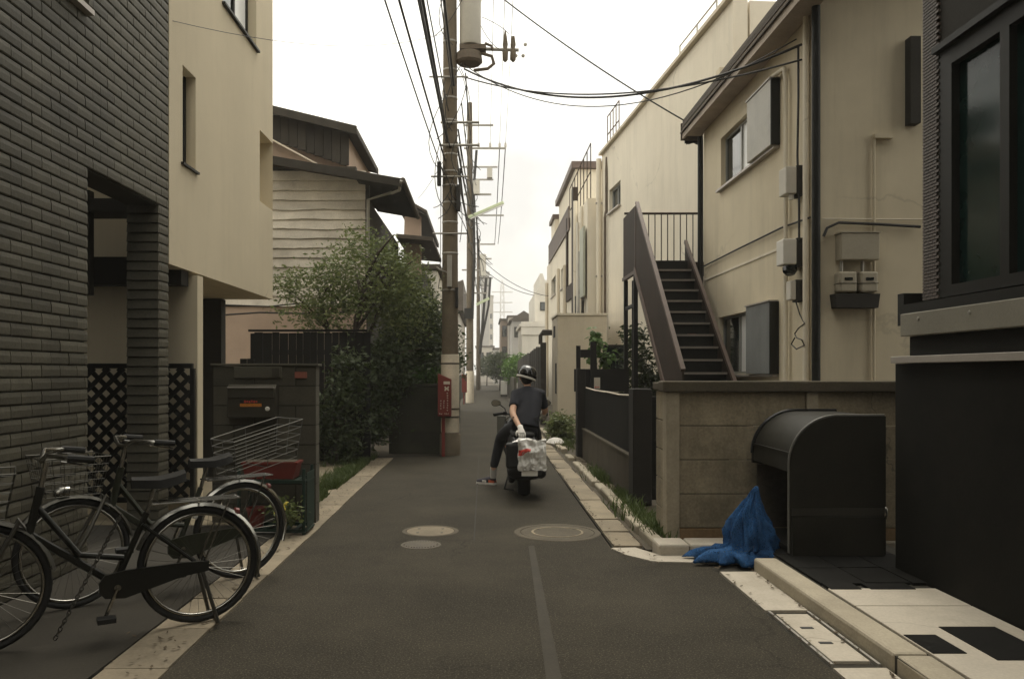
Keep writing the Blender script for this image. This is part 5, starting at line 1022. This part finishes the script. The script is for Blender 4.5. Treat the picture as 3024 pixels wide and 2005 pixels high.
# ------------------------------------------------------------------ bicycles
def bicycle(label, rear, dirv, paint, rear_basket):
    """origin at rear wheel contact, local +u forward"""
    u = Vector((dirv[0],dirv[1],0)).normalized(); n = Vector((-u.y,u.x,0)); Z = Vector((0,0,1)); O = Vector((rear[0],rear[1],.015))
    T = lambda a, z, s=0: O+u*a+Z*z+n*s
    t = thing('bicycle', label, 'bicycle', tuple(O), 'parked bicycles')
    RW = .335; WB = 1.08
    for i, a in enumerate((0, WB)):
        c = T(a, RW)
        ringp = lambda r_, m=40: [c+u*r_*math.cos(2*math.pi*k/m)+Z*r_*math.sin(2*math.pi*k/m) for k in range(m)]
        wh = MB().tube(ringp(RW-.017), .018, 8, closed=True).build('wheel', rubber, t, smooth='all')
        MB().tube(ringp(RW-.043), .011, 6, closed=True).build('rim', chrome, wh, smooth='all')
        MB().cyl(c-n*.045, c+n*.045, .022, 10).build('hub', chrome, wh)
        sp = MB()
        for k in range(32):
            an = 2*math.pi*k/32; sp.tube([c+n*(.03 if k % 2 else -.03)+(u*math.cos(an+.5)+Z*math.sin(an+.5))*.02, c+(u*math.cos(an)+Z*math.sin(an))*(RW-.05)], .0012, 3)
        kind(sp.build('spokes', steel_wire, wh), 'stuff')
        fa = np.linspace(R(20), R(200), 18) if i == 0 else np.linspace(R(30), R(170), 16)
        rings = [[c+(u*math.cos(q)+Z*math.sin(q))*(RW+.018+dz)+n*s for s, dz in ((-.028,-.012),(-.016,.004),(.016,.004),(.028,-.012),(.016,-.002),(-.016,-.002))] for q in (fa if i else fa)]
        MB().loft(rings).build('mudguard', chrome if not i else steel_wire, t, smooth=True)
    fr = MB(); bb = T(.44,.28); hd0, hd1 = T(.86,.60), T(.80,.84); se = T(.28,.66)
    fr.tube([bb, hd0], .021, 8); fr.tube([T(.40,.42), T(.62,.46), T(.82,.74)], .017, 8); fr.tube([bb, se], .018, 8); fr.tube([hd0-Vector((0,0,.03)), hd1], .022, 8)
    for s in (-.05,.05): fr.tube([T(0,RW,s), bb+n*s*.6], .011, 6); fr.tube([T(0,RW,s), T(.31,.60,s*.6)], .010, 6)
    fr.build('frame', paint, t, smooth=True)
    fk = MB()
    for s in (-.05,.05): fk.tube([T(WB,RW,s), T(WB-.07,RW+.12,s), T(.90,RW+.34,s*.7), hd0], .012, 6)
    fk.build('fork', steel_wire, t)
    MB().tube([se, T(.24,.80)], .013, 8).build('seat_post', chrome, t)
    sad = MB(); sad.loft([[T(a,.83+h0+hz,s) for s, hz in ((-w_,-.03),(-w_*.8,.015),(0,.03),(w_*.8,.015),(w_,-.03),(0,-.035))] for a, w_, h0 in ((.08,.07,.03),(.14,.11,.015),(.22,.10,0),(.30,.05,0),(.36,.028,.002))]); sad.build('saddle', saddle_m, t, smooth=True)
    hb_ = MB(); stem = T(.775,.97); hb_.tube([hd1, stem], .014, 8); hb_.tube([T(.58,1.0,-.29),T(.68,1.01,-.28),T(.78,1.02,-.18),T(.80,.98,-.05),T(.80,.98,.05),T(.78,1.02,.18),T(.68,1.01,.28),T(.58,1.0,.29)], .012, 8); hb_.build('handlebar', chrome, t, smooth=True)
    for s in (-.285,.285): MB().tube([T(.69,1.012,s),T(.57,.998,s*1.02)], .018, 8).build('grip', rubber, t); MB().tube([T(.72,.995,s*.97),T(.58,.965,s*1.0)], .006, 6).build('brake_lever', chrome, t)
    MB().lathe([(.001,0),(.035,.005),(.04,.06),(.02,.09),(.001,.09)], T(WB+.02,RW+.38), 12, u).build('headlamp', chrome, t, smooth=True)
    cg = MB(); cg.loft([[T(a,z0,.065),T(a,z0,.085),T(a,z1_,.085),T(a,z1_,.065)] for a, z0, z1_ in ((-.04,.31,.365),(.1,.295,.372),(.40,.215,.365),(.50,.225,.35),(.53,.26,.31))]); cg.build('chain_guard', paint, t)
    cr_ = MB(); cr_.tube([bb+n*.10, bb+n*.10+u*.06-Z*.15], .010, 6); cr_.tube([bb-n*.10, bb-n*.10-u*.06+Z*.15], .010, 6); cr_.tube([bb-n*.1,bb+n*.1], .018, 8); cr_.build('crank', chrome, t)
    for q in (bb+n*.15+u*.06-Z*.15, bb-n*.15-u*.06+Z*.15): MB().obox(q, u*.045, n*.04, Z*.012).build('pedal', rubber, t)
    ks = MB(); ks.tube([T(0,RW,.07),T(-.08,.02,.13),T(-.1,.0,.0),T(-.08,.02,-.13),T(0,RW,-.07)], .011, 6); ks.build('kickstand', steel_wire, t)
    rk = MB()
    for s in (-.06,0,.06): rk.tube([T(-.22,.71,s),T(.26,.71,s)], .006, 6)
    for a in (-.22,.0,.22): rk.tube([T(a,.71,-.065),T(a,.71,.065)], .006, 6)
    for s in (-.06,.06): rk.tube([T(-.16,.71,s),T(-.01,RW,s)], .006, 6)
    rk.build('rear_rack', chrome, t)
    MB().lathe([(.02,0),(.026,.01),(.02,.03),(.001,.03)], T(-.20,.62), 10, -u).build('reflector', red_pl, t)
    def basket(nm, a0, a1, z0, z1, w0, flare, mat, rw, nx, nz, tilt=0):
        bk = MB(); T0 = T
        def Tb(a, z, s_=0): return T0(a, z+tilt*(a1-a), s_)
        for k in range(nz):
            f_ = k/(nz-1); z = z0+(z1-z0)*f_; fl_ = flare*f_; w_ = w0+fl_
            bk.tube([Tb(a0-fl_,z,-w_),Tb(a1+fl_,z,-w_),Tb(a1+fl_,z,w_),Tb(a0-fl_,z,w_)], rw*(1.8 if k == nz-1 else 1), 4, closed=True)
        for k in range(nx):
            f_ = k/(nx-1)
            for sgn in (-1,1): bk.tube([Tb(a0+(a1-a0)*f_,z0,sgn*w0),Tb(a0-flare+(a1-a0+2*flare)*f_,z1,sgn*(w0+flare))], rw, 4)
            for aa, ab in ((a0,a0-flare),(a1,a1+flare)): bk.tube([Tb(aa,z0,-w0+2*w0*f_),Tb(ab,z1,-w0-flare+2*(w0+flare)*f_)], rw, 4)
            bk.tube([Tb(a0+(a1-a0)*f_,z0,-w0),Tb(a0+(a1-a0)*f_,z0,w0)], rw, 4)
        bk.build(nm, mat, t)
    basket('front_basket', WB-.12, WB+.18, RW+.37, RW+.60, .13, .045, steel_wire, .0022, 7, 6)
    if rear_basket: basket('rear_basket', -.36, .10, .72, .98, .16, .03, steel_wire, .0026, 3, 6, .26)
    return t
bicycle('nearest dark city bicycle, its rear wheel by the road edge', (-1.66,4.62), (-.86,-.51), bike_dark, False)
bicycle('second bicycle behind, with bright wire basket over the rear wheel', (-1.73,5.62), (-.74,-.67), bike_green, True)
# chain lock hanging from the near bicycle
ch = MB(); a, b_, c = Vector((-1.98,4.32,.68)), Vector((-2.08,4.22,.42)), Vector((-2.22,4.12,.09)); N_ = 34
for k in range(N_):
    t_ = k/(N_-1); p = a*(1-t_)**2+b_*2*t_*(1-t_)+c*t_*t_; d = (2*(1-t_)*(b_-a)+2*t_*(c-b_)).normalized(); s = d.cross(Vector((0,1,0))).normalized() if k % 2 else d.cross(Vector((1,0,0))).normalized()
    ch.tube([p+d*.016*math.cos(q)+s*.009*math.sin(q) for q in np.linspace(0,6.283,9)[:-1]], .003, 4, closed=True)
ch = tag(ch.build('chain_lock', steel_wire), 'rusty steel chain hanging from the nearest bicycle towards the ground', 'chain')
fw = thing('flower_plant', 'small yellow flowers growing beside the green plant stand', 'flowers', (-1.75,7.0,0)); foliage('leaves', leaf_m, fw, [(-1.78,7.02,.24,.12,.08,.12)], 260, .03, 41, clump=.05)
for k in range(9):
    q = (-1.86+random.uniform(0,.2), 6.96+random.uniform(-.03,.03), .27+random.uniform(-.05,.06)); MB().lathe([(.001,.006),(.012,.0),(.018,.004),(.001,.010)], q, 8, (random.uniform(-.4,.4),-1,.5)).build('flower', yellow_m, fw)

# ------------------------------------------------------------------ scooter
SX, SY = .46, 9.50
sc = thing('scooter', 'black motor scooter ridden away down the lane, seen from behind', 'scooter', (SX,SY,0))
def ell(cx_, cy_, cz_, rx, rz_, n=18, p=2.6):
    out = []
    for k in range(n):
        a = 2*math.pi*k/n; c, s = math.cos(a), math.sin(a); out.append(Vector((cx_+rx*math.copysign(abs(c)**(2/p),c), cy_, cz_+rz_*math.copysign(abs(s)**(2/p),s))))
    return out
def swheel(Y, r_, w_):
    m = 32; rings = []
    for k in range(m):
        a = 2*math.pi*k/m; d = Vector((0,math.cos(a),math.sin(a))); c = Vector((SX,Y,r_))
        rings.append([c+d*(r_-.055)+Vector((-w_*.45,0,0)), c+d*(r_-.02)+Vector((-w_*.5,0,0)), c+d*(r_-.004)+Vector((-w_*.3,0,0)), c+d*r_, c+d*(r_-.004)+Vector((w_*.3,0,0)), c+d*(r_-.02)+Vector((w_*.5,0,0)), c+d*(r_-.055)+Vector((w_*.45,0,0))])
    wh = MB().loft(rings, closed=True).build('wheel', rubber, sc, smooth='all')
    MB().lathe([(.001,-.04),(.05,-.04),(r_-.075,-.035),(r_-.05,-.05),(r_-.05,.05),(r_-.075,.035),(.05,.04),(.001,.04)], (SX,Y,r_), 24, (1,0,0)).build('rim', scoot_matt, wh, smooth=True)
swheel(SY, .245, .14); swheel(SY+1.28, .235, .12)
MB().loft([ell(SX,9.20,.60,.075,.05), ell(SX,9.27,.58,.13,.08), ell(SX,9.45,.57,.175,.11), ell(SX,9.75,.58,.19,.17), ell(SX,10.0,.50,.17,.18), ell(SX,10.12,.42,.13,.14)]).build('rear_body', scoot_m, sc, smooth='all')
MB().loft([ell(SX,9.12,.36,.05,.06), ell(SX,9.17,.38,.085,.10), ell(SX,9.32,.45,.09,.12), ell(SX,9.5,.48,.09,.10)]).build('rear_mudguard', scoot_matt, sc, smooth='all')
MB().loft([ell(SX,9.50,.70,.12,.025), ell(SX,9.58,.715,.15,.045), ell(SX,9.75,.73,.155,.055), ell(SX,10.0,.71,.12,.055), ell(SX,10.1,.69,.08,.03)]).build('seat', saddle_m, sc, smooth='all')
MB().loft([ell(SX,10.05,.27,.17,.04), ell(SX,10.4,.27,.18,.035), ell(SX,10.62,.30,.17,.04)]).build('footboard', scoot_matt, sc, smooth='all')
MB().loft([[Vector((x,y,z)) for x,y,z in ((SX-w_,Y,z),(SX-w_*.6,Y-.05,z),(SX,Y-.07,z),(SX+w_*.6,Y-.05,z),(SX+w_,Y,z),(SX+w_*.6,Y+.06,z),(SX,Y+.1,z),(SX-w_*.6,Y+.06,z))] for w_, Y, z in ((.15,10.60,.26),(.21,10.62,.42),(.235,10.58,.6),(.22,10.52,.76),(.14,10.46,.86))]).build('leg_shield', scoot_m, sc, smooth='all')
MB().loft([ell(SX,10.70,.42,.06,.10), ell(SX,10.82,.44,.075,.10), ell(SX,10.95,.38,.06,.08)]).build('front_mudguard', scoot_m, sc, smooth='all')
mb = MB(); mb.tube([(SX-.06,10.78,.235),(SX-.06,10.62,.55),(SX,10.5,.86)], .022, 8); mb.tube([(SX+.06,10.78,.235),(SX+.06,10.62,.55),(SX,10.5,.86)], .022, 8); mb.build('fork', scoot_matt, sc)
MB().loft([ell(SX,10.36,.90,.07,.05), ell(SX,10.44,.91,.12,.07), ell(SX,10.54,.89,.10,.075), ell(SX,10.60,.87,.05,.05)]).build('handlebar_cowl', scoot_m, sc, smooth='all')
MB().tube([(SX-.34,10.30,.915),(SX-.22,10.33,.93),(SX-.10,10.42,.91),(SX+.10,10.42,.91),(SX+.22,10.33,.93),(SX+.34,10.30,.915)], .013, 8).build('handlebar', scoot_matt, sc, smooth=True)
for s in (-1,1):
    MB().tube([(SX+s*.35,10.29,.914),(SX+s*.23,10.33,.93)], .019, 8).build('grip', rubber, sc)
    MB().tube([(SX+s*.22,10.36,.925),(SX+s*.34,10.37,.89)], .007, 6).build('brake_lever', chrome, sc)
    MB().tube([(SX+s*.19,10.36,.93),(SX+s*.20,10.36,.99),(SX+s*.25,10.36,1.03),(SX+s*.29,10.35,1.045)], .008, 6).build('mirror_stem', scoot_matt, sc)
    mr_ = MB().loft([[Vector((SX+s*.325+.062*f_*math.cos(a)*(1+.15*math.cos(a)), yy_, 1.065+.045*f_*math.sin(a))) for a in np.linspace(0,6.283,20)[:-1]] for f_, yy_ in ((.92,10.305),(1,10.312),(.9,10.345),(.5,10.36))]).build('mirror', scoot_matt, sc, smooth=True)
    MB().loft([[Vector((SX+s*.325+.054*math.cos(a)*(1+.15*math.cos(a)), yy_, 1.065+.038*math.sin(a))) for a in np.linspace(0,6.283,20)[:-1]] for yy_ in (10.302,10.304)]).build('mirror_glass', chrome, mr_)
bx('switch_block', scoot_matt, sc, SX-.225, SX-.175, 10.31, 10.37, .905, .955, .008); bx('switch_block', scoot_matt, sc, SX+.175, SX+.225, 10.31, 10.37, .905, .955, .008)
MB().tube([(SX-.11,10.40,.905),(SX-.19,10.45,.84),(SX-.13,10.52,.70)], .007, 6).build('brake_cable', cable_m, sc)
MB().lathe([(.001,0),(.05,0),(.065,.03),(.07,.30),(.055,.42),(.001,.44)], (SX+.185,9.18,.30), 16, (0.02,1,-.06)).build('exhaust', scoot_matt, sc, smooth=True)
MB().loft([ell(SX-.14,9.28,.26,.03,.07), ell(SX-.145,9.42,.26,.05,.11), ell(SX-.14,9.75,.28,.05,.10), ell(SX-.13,9.95,.30,.03,.06)]).build('engine_case', scoot_matt, sc, smooth='all')
MB().loft([ell(SX+.01,9.13,.33,.09,.05), ell(SX+.01,9.17,.32,.19,.085), ell(SX+.01,9.26,.31,.215,.10), ell(SX,9.6,.34,.20,.10), ell(SX,9.9,.34,.14,.08)]).build('lower_cowl', scoot_matt, sc, smooth='all')
mb = MB()
for s in (-.12,.12): mb.tube([(SX+s,9.70,.69),(SX+s,9.40,.68),(SX+s,9.12,.66)], .012, 6)
mb.tube([(SX-.12,9.12,.66),(SX+.12,9.12,.66)], .012, 6); mb.build('rear_rack', scoot_matt, sc)
MB().loft([ell(SX,9.15,.55,.11,.028,16), ell(SX,9.17,.55,.13,.035,16), ell(SX,9.22,.56,.12,.03,16)]).build('tail_light', red_pl, sc, smooth='all')
for s in (-1,1): MB().lathe([(.001,0),(.025,.003),(.026,.04),(.001,.05)], (SX+s*.20,9.2,.60), 10, (0,1,0)).build('indicator', orange_m, sc)
bx('number_plate', trim_w, sc, SX-.05, SX+.13, 8.92, 8.926, .30, .36)
MB().tube([(SX-.16,9.9,.22),(SX-.22,9.8,.03),(SX-.1,9.75,.02)], .012, 6).build('side_stand', scoot_matt, sc)
MB().loft([[Vector((SX-w_+ (0 if q < 2 else 0),10.66+dy,z)) for q, (w_, dy) in enumerate(((.30,0),(.20,-.06),(.18,-.04),(.28,.02)))] for z in (.62,.74,.88)]).build('knee_screen', smoke_pl, sc)
# parcel in a clear bag on the rack
pb = thing('parcel_bag', 'black box under a crumpled clear plastic bag with red print on the scooter rack', 'bag', (SX,9.1,.5))
bx('box', scoot_matt, pb, SX-.225, SX+.19, 8.93, 9.10, .38, .665, .03)
vs = []; nu, nv = 26, 18; fs = []
x0_, x1_, z0_, z1_ = SX-.09, SX+.225, .365, .705
def bagy(u_, v_): return .05*mnoise.noise((u_*5,v_*4,1))+.018*mnoise.noise((u_*11,v_*10,5))
for j in range(nv+1):
    for i in range(nu+1):
        u_, v_ = i/nu, j/nv; bul = .035*math.sin(math.pi*u_)*math.sin(math.pi*v_); vs.append((x0_+(x1_-x0_)*u_+.012*mnoise.noise((v_*5,u_*3,9)), 8.905-bul+bagy(u_,v_), z0_+(z1_-z0_)*v_+.02*mnoise.noise((u_*5,v_*2,7))))
for j in range(nv):
    for i in range(nu): k = j*(nu+1)+i; fs.append((k,k+1,k+nu+2,k+nu+1))
o = MB().add(vs, fs).build('plastic_wrap', bag_m, pb); s_ = o.modifiers.new('solid', 'SOLIDIFY'); s_.thickness = .02; s_.offset = -1
vs = [];
for j in range(7):
    for i in range(9):
        u_, v_ = i/8, j/6; vs.append((SX-.15+.30*u_, 8.95+.14*v_, .672+.045*math.sin(math.pi*u_)*math.sin(math.pi*(v_*.8+.1))+.025*mnoise.noise((u_*6,v_*6,3))))
MB().add(vs, [(j*9+i,j*9+i+1,j*9+i+10,j*9+i+9) for j in range(6) for i in range(8)]).build('plastic_top', bag_m, pb)
vs = []
for j in range(5):
    for i in range(9):
        u_, v_ = i/8, j/4; uu, vv = .02+.42*u_, .50+.2*v_; bul = .035*math.sin(math.pi*uu)*math.sin(math.pi*vv); vs.append((x0_+(x1_-x0_)*uu+.012*mnoise.noise((vv*5,uu*3,9)), 8.901-bul+bagy(uu,vv), z0_+(z1_-z0_)*vv+.015*u_+.02*mnoise.noise((uu*5,vv*2,7))))
MB().add(vs, [(j*9+i,j*9+i+1,j*9+i+10,j*9+i+9) for j in range(4) for i in range(8)]).build('red_print', red_print, pb)

# ------------------------------------------------------------------ rider
rd = thing('person', 'rider in navy shirt and black helmet reaching back to the parcel with a gloved hand', 'person', (.5,9.8,0))
def skin(name, mat, pts, edges, root, par, sub=2):
    me = bpy.data.meshes.new(name); rl = Vector(root_loc(par)); me.from_pydata([tuple(Vector(p[:3])-rl) for p in pts], edges, []); me.update()
    o = bpy.data.objects.new(name, me); COL.objects.link(o); o.parent = par
    m_ = o.modifiers.new('skin', 'SKIN'); m_.use_smooth_shade = True
    if not me.skin_vertices:
        return o
    for i, p in enumerate(pts):
        sv = me.skin_vertices[0].data[i]; sv.radius = (p[3], p[4] if len(p) > 4 else p[3]); sv.use_root = (i == root)
    s_ = o.modifiers.new('sub', 'SUBSURF'); s_.levels = sub; s_.render_levels = sub
    me.materials.append(mat); return o
hip = (.49,9.74,.84); ch_ = (.525,9.96,1.08); nk = (.54,10.06,1.25); hdp = (.53,10.12,1.40)
shl, shr = (.385,10.00,1.185), (.70,10.04,1.18)
ell_, wrl = (.335,9.74,.96), (.425,9.47,.785)
elr, wrr = (.765,10.12,.965), (.755,10.27,.93)
kl, al = (.205,10.28,.63), (.10,10.33,.17); kr, ar = (.67,10.30,.60), (.62,10.42,.36)
hj = (.40,9.76,.80); hj2 = (.58,9.76,.80)
pts = [(*hip,.12,.10), (.53,9.84,.97,.11,.09), (*ch_,.12,.09), (*nk,.055,.055), (*shl,.052), (*ell_,.043), (*wrl,.028), (*shr,.06), (*elr,.043), (*wrr,.028), (*hj,.088), (*kl,.058), (*al,.038), (*hj2,.088), (*kr,.058), (*ar,.038), (.53,10.08,1.31,.058)]
ed = [(0,1),(1,2),(2,3),(2,4),(4,5),(5,6),(2,7),(7,8),(8,9),(0,10),(10,11),(11,12),(0,13),(13,14),(14,15),(3,16)]
body = skin('body', skin_m, pts, ed, 0, rd)
hd_ = MB().sphere(hdp, .098, 20, 16, (.80,1.0,1.18)); hd_.build('head', skin_m, body, smooth='all')
mb = MB(); mb.sphere((hdp[0],hdp[1]+.105,hdp[2]-.015), .018, 8, 6, (.7,1,1.4)); mb.build('nose', skin_m, body, smooth='all')
for s in (-1,1): MB().sphere((hdp[0]+s*.08,hdp[1]-.0,hdp[2]-.01), .028, 8, 6, (.4,.8,1.2)).build('ear', skin_m, body, smooth='all'); MB().sphere((hdp[0]+s*.03,hdp[1]+.085,hdp[2]+.01), .012, 8, 6).build('eye', mark_k, body)
bx('mouth', mk('lip', (.30,.12,.10), .6, .1), body, hdp[0]-.022, hdp[0]+.022, hdp[1]+.085, hdp[1]+.096, hdp[2]-.062, hdp[2]-.052)
MB().sphere((hdp[0],hdp[1]-.028,hdp[2]-.01), .088, 16, 10, (.86,.9,1.02)).build('hair', hair_m, body, smooth='all')
V = Vector
def clothe(name, mat, mb_, vox, par):
    for i, v in enumerate(mb_.v):
        n_ = mnoise.noise((v[0]*9, v[1]*9, v[2]*16))*.013+mnoise.noise((v[0]*20, v[1]*20, v[2]*26+v[0]*20))*.010; mb_.v[i] = (v[0]+n_, v[1]+n_*.8, v[2]+n_*.5)
    o = mb_.build(name, mat, par, smooth='all'); m_ = o.modifiers.new('remesh', 'REMESH'); m_.mode = 'VOXEL'; m_.voxel_size = vox; m_.use_smooth_shade = True
    k_ = o.modifiers.new('smooth', 'SMOOTH'); k_.factor = .5; k_.iterations = 4; return o
sm = MB(); sp_ = [((.50,9.69,.765),.168,.125),((.515,9.745,.86),.150,.118),((.54,9.84,.98),.146,.12),((.55,9.93,1.08),.155,.128),((.545,10.0,1.17),.165,.118),((.54,10.03,1.215),.145,.098),((.54,10.05,1.25),.085,.075),((.54,10.06,1.275),.062,.062)]
sp_ = [tuple((tuple(np.array(sp_[i][0])*(1-t)+np.array(sp_[i+1][0])*t), sp_[i][1]*(1-t)+sp_[i+1][1]*t, sp_[i][2]*(1-t)+sp_[i+1][2]*t)) for i in range(7) for t in (0,.33,.67)]+[sp_[-1]]
rings = []
for i, (c_, wx, wy) in enumerate(sp_):
    t_ = (V(sp_[min(i+1,len(sp_)-1)][0])-V(sp_[max(i-1,0)][0])).normalized(); bx_ = (V((1,-.10,.0))-t_*V((1,-.10,0)).dot(t_)).normalized(); by_ = t_.cross(bx_)
    rings.append([V(c_)+bx_*wx*math.copysign(abs(math.cos(q))**.8,math.cos(q))+by_*wy*math.copysign(abs(math.sin(q))**.8,math.sin(q)) for q in np.linspace(0,2*math.pi,25)[:-1]])
sm.loft(rings)
e2 = V(shl).lerp(V(ell_),.66); e3 = V(shr).lerp(V(elr),.78)
sm.tube([V((.47,10.02,1.20)), V(shl)+V((.0,0,.0)), V(shl).lerp(V(ell_),.35), e2], [.075,.070,.062,.060], 14); sm.tube([V((.62,10.03,1.20)), V(shr), V(shr).lerp(V(elr),.4), e3], [.075,.070,.062,.060], 14)
clothe('shirt', shirt_m, sm, .012, rd)
skin('trousers', pants_m, [(.49,9.75,.80,.15,.13), (*hj,.10), ((hj[0]+kl[0])/2,(hj[1]+kl[1])/2,(hj[2]+kl[2])/2+.02,.092), (*kl,.075), ((kl[0]+al[0])/2,(kl[1]+al[1])/2,(kl[2]+al[2])/2,.066), (al[0]+.005,al[1],al[2]+.04,.054), (*hj2,.10), (*kr,.075), (ar[0],ar[1],ar[2]+.03,.055)], [(0,1),(1,2),(2,3),(3,4),(4,5),(0,6),(6,7),(7,8)], 0, rd)
def shoe(heel, toe, z):
    h_, t_ = V((*heel,z)), V((*toe,z)); d = (t_-h_).normalized(); s = V((-d.y,d.x,0)); ln = (t_-h_).length
    prof = [(0,.030,.055),(.05,.036,.075),(.3,.036,.085),(.5,.040,.070),(.75,.046,.048),(.92,.038,.038),(1,.018,.028)]
    up = MB().loft([[h_+d*ln*a+s*w_*c+V((0,0,.022+hh*max(0,q))) for c, q in ((-1,0),(-.95,.45),(-.5,.95),(0,1.0),(.5,.95),(.95,.45),(1,0))] for a, w_, hh in prof]).build('shoe', shoe_m, rd, smooth='all')
    so_ = MB().loft([[h_+d*(ln*a*1.02-.005)+s*w_*1.1*c+V((0,0,zz)) for c, zz in ((-1,0.0),(-1,.026),(1,.026),(1,0.0))] for a, w_, hh in prof]).build('sole', sole_m, up)
    MB().loft([[h_+d*ln*a+s*w_*1.07*c+V((0,0,.026+hh*max(0,q)*.75)) for c, q in ((-1,0),(-.97,.45),(-.55,.92),(.55,.92),(.97,.45),(1,0))] for a, w_, hh in prof[:3]]).build('heel_cap', orange_shoe, up)
    MB().loft([[h_+d*ln*a+s*.0485*c+V((0,0,zz)) for c, zz in ((-1,.03),(-1,.055),(1,.055),(1,.03))] for a in (.42,.62)]).build('stripe', sole_m, up)
shoe((.135,10.36), (-.105,10.50), .0); shoe((.62,10.40), (.63,10.66), .305)
for q in (al, ar): MB().tube([(q[0]+.012,q[1]+.005,q[2]+.06),(q[0]+.008,q[1]+.01,q[2]-.08)], [.043,.040], 12).build('sock', sock_m, rd, smooth=True)
def hand(wr, dirv, palm_n, sgn, curl):
    wr, d = V(wr), V(dirv).normalized(); pn = (V(palm_n)-d*V(palm_n).dot(d)).normalized(); sd_ = d.cross(pn).normalized()*sgn
    gl_ = MB(); gl_.loft([[wr+d*a+sd_*w_*math.cos(q)+pn*th*math.sin(q) for q in np.linspace(0,6.283,13)[:-1]] for a, w_, th in ((-.05,.036,.034),(-.01,.033,.028),(.03,.042,.024),(.075,.046,.020),(.095,.040,.016))])
    for k, (o_, ln) in enumerate(((-.034,.066),(-.012,.078),(.011,.074),(.033,.058))):
        b0 = wr+d*.085+sd_*o_; p = [b0]; ang = 0; q = b0.copy()
        for sg_ in (.42,.33,.25): ang += curl; q = q+(d*math.cos(ang)+pn*math.sin(ang))*ln*sg_*1.05; p.append(q.copy())
        gl_.tube(p, [.0125,.012,.011,.008], 8)
    b0 = wr+d*.03-sd_*.040; gl_.tube([b0, b0+d*.03-sd_*.022+pn*.012, b0+d*.058-sd_*.022+pn*.032], [.014,.0125,.009], 8)
    return gl_.build('glove', glove_m, rd, smooth='all')
hand(wrl, (.12,-.78,-.52), (0,.30,-1), 1, .5); hand(wrr, (.18,.72,-.25), (0,.3,-1), -1, .9)
# helmet
mt4 = Matrix.Translation(V(hdp)+V((.005,-.005,.03)))@Matrix.Rotation(R(17), 4, 'Y')@Matrix.Rotation(R(-6), 4, 'X')
def hel(prof, n=28, sy=1.12): return [[mt4@V((max(r_,1e-4)*math.cos(2*math.pi*k/n), sy*max(r_,1e-4)*math.sin(2*math.pi*k/n), z)) for k in range(n)] for r_, z in prof]
hel_ = MB().loft(hel([(.110,-.05),(.122,-.035),(.127,0),(.122,.04),(.105,.075),(.075,.10),(.04,.113),(.001,.117)])).build('helmet', helmet_m, rd, smooth='all')
MB().loft(hel([(.114,-.058),(.127,-.055),(.1285,-.036),(.1245,-.032)]), cap=False).build('rim', trim_w, hel_, smooth=True)
